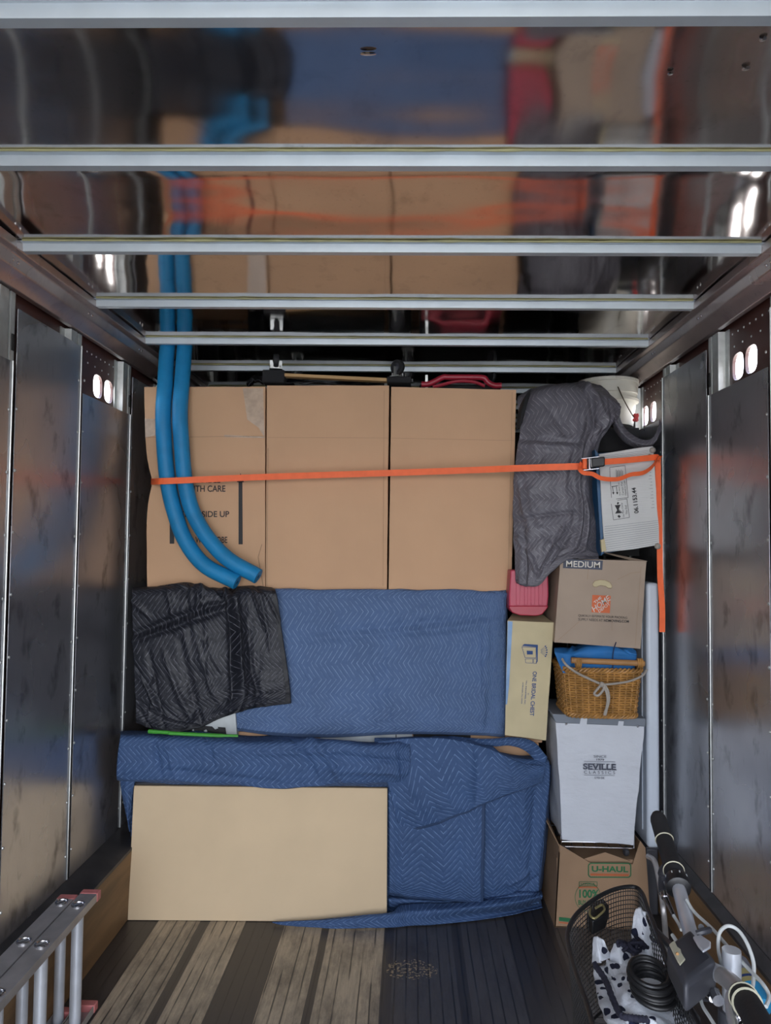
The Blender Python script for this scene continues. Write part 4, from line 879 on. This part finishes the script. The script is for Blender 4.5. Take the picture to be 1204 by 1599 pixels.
for (a, b) in ((918.5,926.5), (926.5,934.5), (935.5,939.5), (940.5,947), (948,954.5), (955.5,963)):
    serif(a, b, 1201.4+(a-910)*.02); 
    if a not in (926.5,): serif(a, a+4, 1192.6+(a-910)*.02)
    else: serif(a, a+3.2, 1192.8); serif(b-3.2, b, 1192.9)
Fc.text(m, 'C L A S S I C S', (912,1208), (960.5,1209), (912,1203.3)); Fc.text(m, 'S.TD DE.', (928.5,1216.2), (944.5,1216.5), (928.5,1213.2), .02)
m.build('printed_text', 'ink_grey', t, smooth=False)
m = MB(); zf = P(935,1324,3.145).z
xa, xb = f[3].x-.004, f[2].x+.006
loop = [(xa, 3.27), (xb, 3.27), (xb, 3.51), (xa, 3.51)]
m.tube([V((x, y, zf)) for x, y in loop], .004, 8, closed=True)
for x, y in loop: m.tube([V((x, y, zf)), V((x, y, zf+.06))], .004, 8)
for k in range(1, 6): m.tube([V((xa+(xb-xa)*k/6, 3.27, zf)), V((xa+(xb-xa)*k/6, 3.51, zf))], .002, 6)
m.tube([V((xa, 3.27, zf+.022)), V((xb, 3.27, zf+.022))], .003, 8); m.build('wire_stand', 'chrome', t)
for x, y in ((xa+.03, 3.285), (xb-.03, 3.285), (xa+.03, 3.49), (xb-.03, 3.49)):
    m = MB(); m.lathe([(.012,-.010),(.016,-.006),(.016,.006),(.012,.010)], (x, y, zf-.024), (1,.2,0), 16); m.tube([(x, y, zf), (x, y, zf-.012)], .006, 8); m.build('caster', 'greypl', t)
# printed kraft box
t = thing('kraft_box', P(940, 1452, 3.2), 'open brown kraft box with green and orange print on the floor below the hamper', 'box')
y0 = 3.115
fp = [(866,1448),(872.5,1330),(874,1319),(921,1347),(988,1349.5),(1000,1313),(1008,1324),(1017,1452)]
m = MB(); m.prism([P(x, y, y0) for x, y in fp], (0, .005, 0)); m.build('front_panel', 'card_uh', t)
A, B = P(866,1448,y0), P(873,1322,y0); A2, B2 = V((A.x-.0, 3.66, 0.004)), V((B.x-.012, 3.66, B.z+.05)); A = V((A.x, A.y, .004))
m = MB(); m.prism([A, B, B2, A2], (.005, 0, 0)); m.build('side_panel', 'card_uh', t)
A_, B_ = P(1017,1452,y0), P(1008,1324,y0); A_.z = .004; m = MB(); m.prism([A_, B_, V((B_.x, 3.66, B_.z)), V((A_.x, 3.66, .004))], (-.005, 0, 0)); m.build('side_panel', 'card_uh', t)
m = MB(); m.prism([V((A.x, 3.66, .004)), V((A.x, 3.66, .33)), V((A_.x, 3.66, .33)), V((A_.x, 3.66, .004))], (0, .005, 0)); m.prism([V((A.x, y0+.12, .002)), V((A_.x, y0+.12, .002)), V((A_.x, 3.66, .002)), V((A.x, 3.66, .002))], (0, 0, .004)); m.build('back_panel', 'card_uh', t)
m = MB(); m.prism([B, B2, B2+V((-.03, 0, .10)), B+V((-.045, .12, .085))], (.004, 0, .001)); m.build('side_flap', 'card_uh', t)
zl = zf-.040
m = MB(); m.box((A.x+.012, 3.25, .01), (A_.x-.03, 3.64, zl-.001)); m.build('packed_contents', 'card_uh', t)
m = MB(); m.prism([P(906,1343,3.122), P(945,1331,3.122), P(985,1345,3.122)], (0, .006, 0)); m.build('inner_flap', 'card_uh', t)
Fu = Face(P(866,1448,y0), P(1017,1452,y0), P(872.5,1330,y0)); m = MB()
def rr4(x0, y0_, x1, y1_, s): return [(x0+s,y0_),(x1-s,y0_+.3),(x1,y0_+s),(x1,y1_-s),(x1-s,y1_),(x0+s,y1_-.3),(x0,y1_-s),(x0,y0_+s)]
Fu.ring(m, rr4(919,1348,985,1370,3), .0045); Fu.text(m, 'U-HAUL', (924,1361.3), (981,1362.3), (924,1352), .035)
N = 36; Fu.ring(m, [(918+20*cos(2*pi*k/N), 1401+22*sin(2*pi*k/N)) for k in range(N)], .002)
Fu.text(m, '100%', (904.5,1402), (935,1402.5), (904.5,1389), .03); Fu.text(m, 'BUY BACK', (903,1413), (935,1413), (903,1405.5), .02); Fu.ring(m, [(904.5,1377),(932.5,1377),(932.5,1383.5),(904.5,1383.5)], .0022); Fu.text(m, 'U-HAUL', (907,1382), (930,1382), (907,1379), .02)
Fu.poly(m, [(873,1432),(892,1434),(892,1440),(873,1438)])
m.build('green_print', 'ink_green', t, smooth=False)
m = MB(); Fu.poly(m, [(922,1364),(982,1365),(981.5,1368.2),(922,1367.2)]); Fu.poly(m, [(903,1385),(918,1384),(933,1385),(933,1387),(918,1386),(903,1387)]); Fu.poly(m, [(873,1439.5),(892,1441.5),(892,1443.3),(873,1441.3)]); m.build('orange_print', 'ink_rust', t, smooth=False)
def onside(m, y, z, w_, h_): x = A.x-.0; m.add([V((A.x-.002+.0, y, z)), V((A.x-.002, y+w_, z)), V((A.x-.002, y+w_, z+h_)), V((A.x-.002, y, z+h_))], [(0,1,2,3)])
# white slab (folding table on end) and its support
t = thing('folding_table', (1.08, 3.6, P(1018,1325,3.30).z), 'white moulded plastic table slab standing on end beside the right wall', 'table')
tx0, tx1 = P(1010,1000,3.20).x, P(1030,1000,3.20).x; tz0, tz1 = P(1018,1325,3.20).z, P(1018,910,3.20).z
MB().box((tx0, 3.32, tz0), (tx1, 3.92, tz1)).build('table_slab', 'white_tab', t, bevel=.016, segs=5)
m = MB(); m.box((tx0-.004, 3.38, tz0+.06), (tx0-.0005, 3.84, tz1-.06)); m.build('moulded_rib', 'white_tab', t, bevel=.001)
t = thing('storage_crate', (1.09, 3.6, 0), 'dark plastic crate on the floor under the upright white slab', 'crate')
MB().box((1.062, 3.35, .002), (1.118, 3.88, tz0-.012)).build('crate_body', 'greypl', t, bevel=.008)
MB().box((1.060, 3.34, tz0-.012), (1.124, 3.89, tz0-.001)).build('crate_rim', 'greypl', t, bevel=.003)
m = MB(); m.tube(spline([P(1012,1337,3.0), P(1022,1345,2.95), P(1029,1372,2.9), P(1033,1398,2.85), P(1037,1430,2.8), PZ(1042,1490,.012)], 30), .011, 10)
tag(m.build('grey_pole', 'ladder'), 'dull grey pole leaning beside the kraft box behind the handlebar', 'pole')

# ============================================================ LADDER
t = thing('extension_ladder', (-1.135, 1.2, 0), 'aluminium extension ladder lying on edge along the left wall', 'ladder')
pe = PX(155,1393,-1.075); zu = pe.z; Le = pe.y; print('ladder', pe)
def chan(x0, x1, z, up, yend):
    m = MB(); w_ = .003; f_ = .024
    zz = z if up else .004
    # web
    m.box((x0, -1.1, zz), (x1, yend, zz+w_)); d = -1 if up else 1
    for x in (x0, x1-w_):
        a, b = sorted((zz+w_/2, zz+d*f_)); m.box((x, -1.1, a), (x+w_, yend, b))
    return m
secs = [(-1.134, -1.075, Le, [Le-.10-.245*k for k in range(14)]), (-1.196, -1.139, Le-.04, [Le-.085-.245*k for k in range(14)])]
for si, (x0, x1, ye, rgs) in enumerate(secs):
    for up in (True, False):
        s_ = chan(x0, x1, zu, up, ye).build('side_rail', 'ladder', t, bevel=.0008)
    xc = (x0+x1)/2
    for y in rgs:
        m = MB(); m.tube([(xc, y, .008), (xc, y, zu)], .0185 if si == 0 else .017, 18); m.build('rung', 'rung', t)
        m = MB(); c = V((xc, y, zu+.003))
        m.tube([c+V((cos(a)*.019, sin(a)*.019, .002)) for a in [2*pi*i/24 for i in range(24)]], .0035, 8, closed=True); m.tube([c+V((-.010,-.012,.001)), c+V((.010,.012,.001))], .003, 6); m.build('rung_end', 'chrome', t)
    m = MB(); m.box((x0-.002, ye-.02, zu-.026), (x1+.002, ye+.012, zu+.0045)); m.build('end_cap', 'pink', t, bevel=.003, label='faded red plastic end cap')
    m = MB(); m.box((x0-.002, ye-.02, .002), (x1+.002, ye+.012, .030)); m.build('end_cap', 'pink', t, bevel=.003, label='faded red plastic end cap')
m = MB(); a = V((-1.105, Le-.345, zu-.20)); m.bar(a+V((-.022,-.022,0)), a+V((-.022,-.022,-.14)), .03, .006); m.bar(a+V((.02,-.022,0)), a+V((.02,-.022,-.14)), .006, .03); m.build('rung_lock', 'steel', t, bevel=.002)

# ============================================================ BICYCLE
t = thing('bicycle', (.5, .8, 0), 'bicycle with black grips and wire front basket by the right wall', 'bicycle')
bar = [P(1026,1272,1.62), P(1040,1320,1.54), P(1050,1352,1.48), P(1062,1395,1.40), P(1076,1450,1.31), P(1090,1490,1.24), P(1108,1512,1.18), P(1128,1524,1.14), P(1146,1538,1.10), P(1160,1556,1.06), P(1180,1590,.99), P(1205,1640,.90)]
bs = spline(bar, 110)
m = MB(); m.tube(bs[20:72], .0125, 14); m.build('handlebar', 'steel', t)
m = MB(); m.tube(bs[70:92], .0128, 14); m.build('handlebar_bend', 'ladder', t)
def grip(pts, rs, name='grip'):
    m = MB(); m.tube(pts, rs, 20); return m.build(name, 'blackrub', t)
g = grip(bs[0:25], [.011,.0155,.0172]+[.0172]*18+[.018,.019,.019,.016]); g2 = grip(bs[89:], [.016,.019,.019]+[.0178]*(len(bs[89:])-3))
for gg, i0 in ((g, 8), (g, 22), (g2, 91), (g2, 94)):
    m = MB(); d = (bs[i0+1]-bs[i0]).normalized(); m.lathe([(.0178,-.0012),(.0188,0),(.0178,.0012)] if i0 == 8 else [(.0192,-.001),(.0204,0),(.0192,.001)], bs[i0], d, 28); m.build('grip_ring', 'cream', gg)
m = MB(); d = (bs[29]-bs[26]).normalized(); m.lathe([(.016,-.018),(.022,-.014),(.024,0),(.022,.012),(.015,.016)], bs[27], d, 24); sh = m.build('twist_shifter', 'black', t)
m = MB()
for k in range(10): a = 2*pi*k/10; x = d.orthogonal().normalized(); y = d.cross(x); c = bs[26]+(x*cos(a)+y*sin(a))*.0228; m.bar(c, c+d*.006, .002, .002)
m.build('shift_mark', 'white', sh)
m = MB(); m.tube(spline([P(1048,1350,1.50), P(1038,1362,1.50), P(1035,1380,1.49), P(1036,1395,1.47)], 16), [.012]*8+[.009]*9, 12); m.build('brake_clamp', 'greypl', t)
m = MB(); m.tube([P(1036,1394,1.47), P(1039,1402,1.46)], .0075, 12); m.tube([P(1039,1402,1.46), P(1052,1430,1.42)], [.0058,.0045], 12); m.build('cable_adjuster', 'chrome', t)
m = MB(); m.tube([P(1052,1430,1.42), P(1060,1443,1.40), P(1064,1452,1.38)], .003, 8); m.build('brake_cable', 'cable', t)
# lever far
m = MB(); m.tube(spline([P(1052,1350,1.46), P(1018,1340,1.50), P(1012,1322,1.56), P(1010,1310,1.60)], 20), .004, 8)
# stem box
zt_ = bs[60].z+.028
top = [PZ(1040,1474,zt_), PZ(1078,1446,zt_), PZ(1120,1498,zt_), PZ(1070,1536,zt_)]
m = MB(); m.prism(top, (0, 0, -.048)); m.build('handlebar_bag', 'greypl', t, bevel=.010, segs=3)
cc = PZ(1057,1490,zt_+.002); m = MB(); m.prism([PZ(x, y, zt_+.0015) for x, y in ((1045,1477),(1053,1471),(1058,1481),(1063,1485),(1064,1490),(1070,1500),(1062,1509),(1058,1503))], (0, 0, .003)); m.build('clip_plate', 'cream', t, bevel=.001)
m = MB(); m.tube([PZ(1057.5,1489,zt_+.006), PZ(1058,1490,zt_+.006)], .0025, 8); m.build('plate_screw', 'wood_handle', t)
m = MB(); m.prism([PZ(x, y, zt_+.012) for x, y in ((1082,1466),(1094,1463),(1110,1474),(1110,1482),(1098,1489),(1090,1480))], (0, 0, .004)); m.build('stem_clamp', 'steel', t, bevel=.0015)
m = MB(); m.tube(spline([PZ(1088,1458,zt_+.014), PZ(1098,1455,zt_+.018), PZ(1108,1452,zt_+.016)], 8), .005, 8); m.tube([PZ(1095,1448,zt_+.005), PZ(1095,1448,zt_+.014)], .005, 8); m.build('stem_bolt', 'greypl', t)
hx, hy_ = (sum(p.x for p in top)/4, sum(p.y for p in top)/4)
hd = V((hx+.03, hy_-.01, zt_))
# frame: fork turned across the truck, frame running back towards the door
m = MB(); m.tube([hd+V((.03,0,-.08)), hd+V((.03,0,-.24))], .02, 16); m.build('head_tube', 'greypl', t)
m = MB(); m.tube([hd+V((.03,0,.01)), hd+V((.03,0,-.08))], .014, 14); m.build('stem', 'steel', t)
wh = V((hd.x+.0, hd.y, .335))
m = MB()
for sy in (-.045, .045): m.tube(spline([hd+V((.03,0,-.25)), V((hd.x+.025, hd.y+sy, .70)), V((wh.x+.005, wh.y+sy*1.15, .335))], 14), .012, 10)
m.build('fork', 'greypl', t)
bb = V((hd.x+.06, hd.y-.60, .29)); st = V((hd.x+.08, hd.y-.76, .78)); rh = V((hd.x+.06, hd.y-1.05, .335)); h1 = hd+V((.03,-.015,-.12)); h2 = hd+V((.03,-.01,-.22))
m = MB(); m.tube([h1, V((st.x, st.y+.02, .66))], .016, 12); m.tube([h2, bb], .018, 12); m.tube([bb, st], .015, 12)
for sx_ in (-.06, .06): m.tube([bb, rh+V((sx_, 0, 0))], .009, 8); m.tube([V((st.x, st.y, .68)), rh+V((sx_, 0, 0))], .008, 8)
m.build('frame', 'greypl', t)
m = MB(); m.lathe([(.0,0),(.07,.0),(.085,.02),(.06,.05),(0,.055)], st+V((0,-.02,.0)), (0,0,1), 20); m.build('saddle', 'black', t)
def wheel(c, ax, nm='wheel'):
    c = V(c); ax = V(ax).normalized(); x = V((0,0,1)); y = ax.cross(x); N = 48
    m = MB(); m.tube([c+(x*cos(2*pi*k/N)+y*sin(2*pi*k/N))*.315 for k in range(N)], .019, 12, closed=True); w_ = m.build('wheel', 'blackrub', t)
    m = MB(); m.tube([c+(x*cos(2*pi*k/N)+y*sin(2*pi*k/N))*.292 for k in range(N)], .008, 8, closed=True); m.build('rim', 'steel', w_)
    m = MB()
    for k in range(28): a = 2*pi*k/28; m.tube([c+ax*.02*(1 if k % 2 else -1), c+(x*cos(a)+y*sin(a))*.29], .001, 4)
    m.tube([c-ax*.05, c+ax*.05], .012, 10); m.build('spokes', 'chrome', w_)
wheel(wh, (0,1,0)); wheel(rh, (1,0,0))
m = MB(); m.lathe([(.06,-.003),(.095,-.003),(.095,.003),(.06,.003)], bb+V((.035,0,0)), (1,0,0), 32); m.tube([bb+V((-.05,0,0)), bb+V((.06,0,0))], .012, 8)
m.bar(bb+V((.06,0,0)), bb+V((.06,-.08,-.145)), .012, .02, (1,0,0)); m.bar(bb+V((-.05,0,0)), bb+V((-.05,.08,.145)), .012, .02, (1,0,0)); m.build('crankset', 'steel', t)
m = MB(); m.box((bb.x+.06, bb.y-.12, bb.z-.16), (bb.x+.15, bb.y-.05, bb.z-.14)); m.box((bb.x-.14, bb.y+.04, bb.z+.13), (bb.x-.05, bb.y+.11, bb.z+.15)); m.build('pedal', 'blackrub', t, bevel=.003)
# cables
zc1 = zt_+.03
def cab(pts, r=.0028, nm='cable_housing'):
    m = MB(); m.tube(spline([P(*p) for p in pts], 60), r, 8); m.build(nm, 'cable', t)
cab([(1072,1405,1.36),(1085,1425,1.33),(1112,1450,1.27),(1140,1482,1.20),(1168,1512,1.14),(1190,1535,1.10),(1201,1555,1.08),(1196,1572,1.06)])
cab([(1135,1519,1.20),(1126,1502,1.20),(1121.5,1478,1.20),(1124,1456,1.20),(1136,1446,1.19),(1152,1452,1.18),(1166,1472,1.16),(1176,1500,1.14),(1177,1525,1.12),(1174,1552,1.09)])
cab([(1050,1460,1.30),(1062,1478,1.27),(1080,1502,1.23),(1098,1524,1.19),(1104,1532,1.17)], .0032)
m = MB(); m.tube([P(1103,1531,1.17), P(1114,1549,1.14)], [.0042,.0052], 12); m.tube([P(1114,1549,1.14), P(1122,1563,1.12)], [.007,.0085], 14); m.tube(spline([P(1085,1537,1.19), P(1095,1548,1.17), P(1112,1560,1.14)], 8), .005, 10); m.build('cable_adjuster', 'chrome', t)
cab([(1091,1548,1.16),(1097,1570,1.13),(1108,1588,1.10),(1125,1615,1.06)], .0026)
m = MB(); m.tube([P(1040,1560,1.30), P(1130,1640,1.06)], .012, 10)
for (pa, pb, rr_) in (((1155,1575,1.06),(1160,1590,1.04),.006), ((1162,1598,1.04),(1150,1612,1.03),.006)):
    m = MB(); m.tube([P(*pa), P(*pb)], rr_, 10); m.build('brake_lever_bolt', 'chrome', t)
m = MB(); m.tube(spline([P(1150,1545,1.09), P(1140,1560,1.08), P(1145,1600,1.02), P(1160,1640,.95)], 20), .007, 10); m.build('brake_lever', 'steel', t)
# wire basket
zr = HC-.71; zb = zr-.20
rim_px = [(990,1385),(962,1388),(930,1403),(900,1428),(887,1455),(889,1482),(900,1520),(914,1560),(926,1600),(945,1650),(985,1690),(1050,1705),(1112,1680),(1112,1640),(1085,1588),(1060,1538),(1035,1480),(1012,1420),(1003,1395)]
rim = [PZ(x, y, zr) for x, y in rim_px]; rc = sum(rim, V())/len(rim)
def closed_spline(p, n):
    N = len(p); out = []
    for i in range(n): f = i/n*N; k = int(f); tt = f-k; out.append(cr(p[k-1], p[k % N], p[(k+1) % N], p[(k+2) % N], tt))
    return out
NRm = 150; rims = closed_spline(rim, NRm)
L_ = [0]
for i in range(NRm): L_.append(L_[-1]+(rims[(i+1) % NRm]-rims[i]).length)
def lev(f): # f 0 rim 1 bottom
    k = 1-.16*f
    return [V((rc.x+(p.x-rc.x)*k, rc.y+(p.y-rc.y)*k, zr+(zb-zr)*f)) for p in rims]
m = MB(); m.tube(rims, .0042, 10, closed=True); bk_ = m.build('basket_rim', 'black', t)
m = MB()
for i in range(1, 25): m.tube(lev(i/25), .0009, 4, closed=True)
bot = lev(1); m.tube(bot, .003, 8, closed=True)
top_ = lev(0)
for i in range(0, NRm): m.tube([top_[i], bot[i]], .0009, 4)
for k in range(1, 24):
    f = k/24; m.tube([bot[int(NRm*.05+f*NRm*.42) % NRm], bot[int(NRm*.98-f*NRm*.42) % NRm]], .0009, 4)
m.build('wire_mesh', 'black', t)
m = MB(); m.tube([rims[120]+V((0,0,-.03)), hd+V((0,0,-.06))], .007, 8); m.tube([rims[135]+V((0,0,-.03)), hd+V((0.01,0.01,-.06))], .007, 8); m.build('basket_bracket', 'greypl', t)
m = MB(); m.prism([PZ(x, y, zr-.02) for x, y in ((922,1409),(942,1402),(951,1413),(946,1428),(926,1438),(916,1428))], (0, .004, -.03)); o = m.build('mount_bracket', 'black', t, bevel=.003)
m = MB(); m.tube(spline([PZ(x, y, zr-.014) for x, y in ((922,1417),(921,1428),(928,1434),(937,1428),(944,1420),(940,1413),(930,1418))], 24), .0022, 8); m.build('mount_clip', 'goldcan', o)
# fleece in the basket
t = thing('spotted_fleece', PZ(1010, 1540, zb+.02), 'white fleece blanket with dark blue spots bundled in the bicycle basket', 'blanket')
zf = zr-.055
def Z(px, py, z): return PZ(px, py, z)
rows = [[Z(925,1512,zf-.03), Z(948,1500,zf), Z(975,1498,zf), Z(1000,1480,zf+.01), Z(1025,1500,zf-.0)],
        [Z(930,1540,zf-.04), Z(955,1530,zf+.01), Z(985,1525,zf+.01), Z(1010,1520,zf+.01), Z(1035,1525,zf-.01)],
        [Z(940,1580,zf-.04), Z(962,1568,zf+.01), Z(995,1560,zf+.015), Z(1025,1560,zf+.0), Z(1052,1562,zf-.02)],
        [Z(958,1625,zf-.04), Z(985,1610,zf+.01), Z(1020,1600,zf+.01), Z(1050,1600,zf), Z(1078,1600,zf-.02)],
        [Z(990,1670,zf-.04), Z(1020,1660,zf), Z(1050,1660,zf), Z(1075,1650,zf), Z(1092,1640,zf-.02)]]
sheet(rows, 80, 80, rfolds(16, 5, 1.0, .9, wd=(.006,.014), am=(.004,.010))+[(.1,.1,.25,.9,.012,-.02)], .008, 16, 2).build('fleece_body', 'spots', t, solid=.006)
def peak(px_rows, nm='fleece_corner', sd=1): sheet(px_rows, 24, 24, (), .003, 30, sd).build(nm, 'spots', t, solid=.005)
peak([[Z(993,1420,zf+.05), Z(1000,1416,zf+.055), Z(1006,1424,zf+.05)], [Z(988,1440,zf+.035), Z(1002,1442,zf+.04), Z(1015,1450,zf+.03)], [Z(986,1464,zf+.01), Z(1008,1472,zf+.02), Z(1030,1480,zf)], [Z(1000,1490,zf-.01), Z(1020,1500,zf), Z(1040,1505,zf-.02)]])
peak([[Z(926,1463,zf+.025), Z(932,1461,zf+.03), Z(943,1468,zf+.025)], [Z(925,1485,zf+.01), Z(936,1484,zf+.02), Z(950,1482,zf+.01)], [Z(924,1505,zf-.02), Z(938,1502,zf+.005), Z(958,1494,zf-.01)]], sd=2)
peak([[Z(958,1473,zf+.015), Z(966,1471,zf+.022), Z(976,1476,zf+.015)], [Z(953,1492,zf), Z(968,1490,zf+.012), Z(986,1492,zf)], [Z(952,1506,zf-.02), Z(970,1508,zf), Z(990,1508,zf-.02)]], sd=3)
peak([[Z(1025,1500,zf), Z(1036,1505,zf+.01), Z(1044,1512,zf)], [Z(1040,1530,zf), Z(1052,1535,zf+.012), Z(1062,1545,zf)], [Z(1055,1570,zf), Z(1068,1572,zf+.01), Z(1080,1585,zf)]], sd=4)
m = MB(); m.tube(spline([Z(930,1508,zf+.012), Z(945,1530,zf+.016), Z(957,1560,zf+.02), Z(970,1585,zf+.022), Z(990,1590,zf+.024), Z(1010,1592,zf+.02)], 50), [.0052+.0007*sin(i*2.3) for i in range(51)], 10); m.build('knit_trim', 'knit', t)
m = MB(); rn = random.Random(4)
for k in range(7): a = Z(975+k*5, 1475+rn.uniform(-3, 8), zf+.02); m.tube(spline([a+V((rn.uniform(-.014,.014), rn.uniform(-.014,.014), rn.uniform(-.006,.008))) for _ in range(5)], 16), .0035, 6)
m.build('tassel', 'knit', t)
# coil lock
t = thing('cable_lock', Z(1013,1525,zf+.02), 'black coiled cable lock lying on the spotted fleece', 'lock')
m = MB(); cc = Z(1012,1524,zf+.045); pts = []
for k in range(6*28):
    a = 2*pi*k/28; n_ = k/28; rr_ = .028+.003*(n_ % 2); pts.append(cc+V((cos(a)*rr_+.0005*n_, sin(a)*rr_*1.08-.003*n_, -.0045*n_+.010+.005*sin(a))))
m.tube(pts, .0044, 10); m.build('coil', 'black', t)
m = MB(); m.tube([pts[-1], pts[-1]+V((.01,-.02,-.004)), pts[-1]+V((.012,-.05,-.004))], .0095, 12); m.build('lock_head', 'black', t)
# can behind the handlebar
t = thing('spray_can', P(1165,1550,1.30), 'silver yellow and blue can tucked behind the bicycle handlebar', 'can')
a = P(1142,1503,1.30); b = P(1174,1562,1.24); d = (b-a).normalized(); L = (b-a).length
m = MB(); m.lathe([(.004,-.012),(.018,-.010),(.020,-.002),(.026,.006)], a, d, 28); m.lathe([(.026,.006),(.0265,L*.45)], a, d, 28); m.build('can_top', 'silvercan', t)
m = MB(); m.lathe([(.0266,L*.45),(.0266,L*.78)], a, d, 28); m.build('label_band', 'goldcan', t); m = MB(); m.lathe([(.0266,L*.78),(.0266,L*1.25),(.02,L*1.3)], a, d, 28); m.build('can_base', 'bluecan', t)
m = MB(); m.lathe([(.0268,L*.6),(.0268,L*.66)], a, d, 28); m.build('label_stripe', 'navy', t)
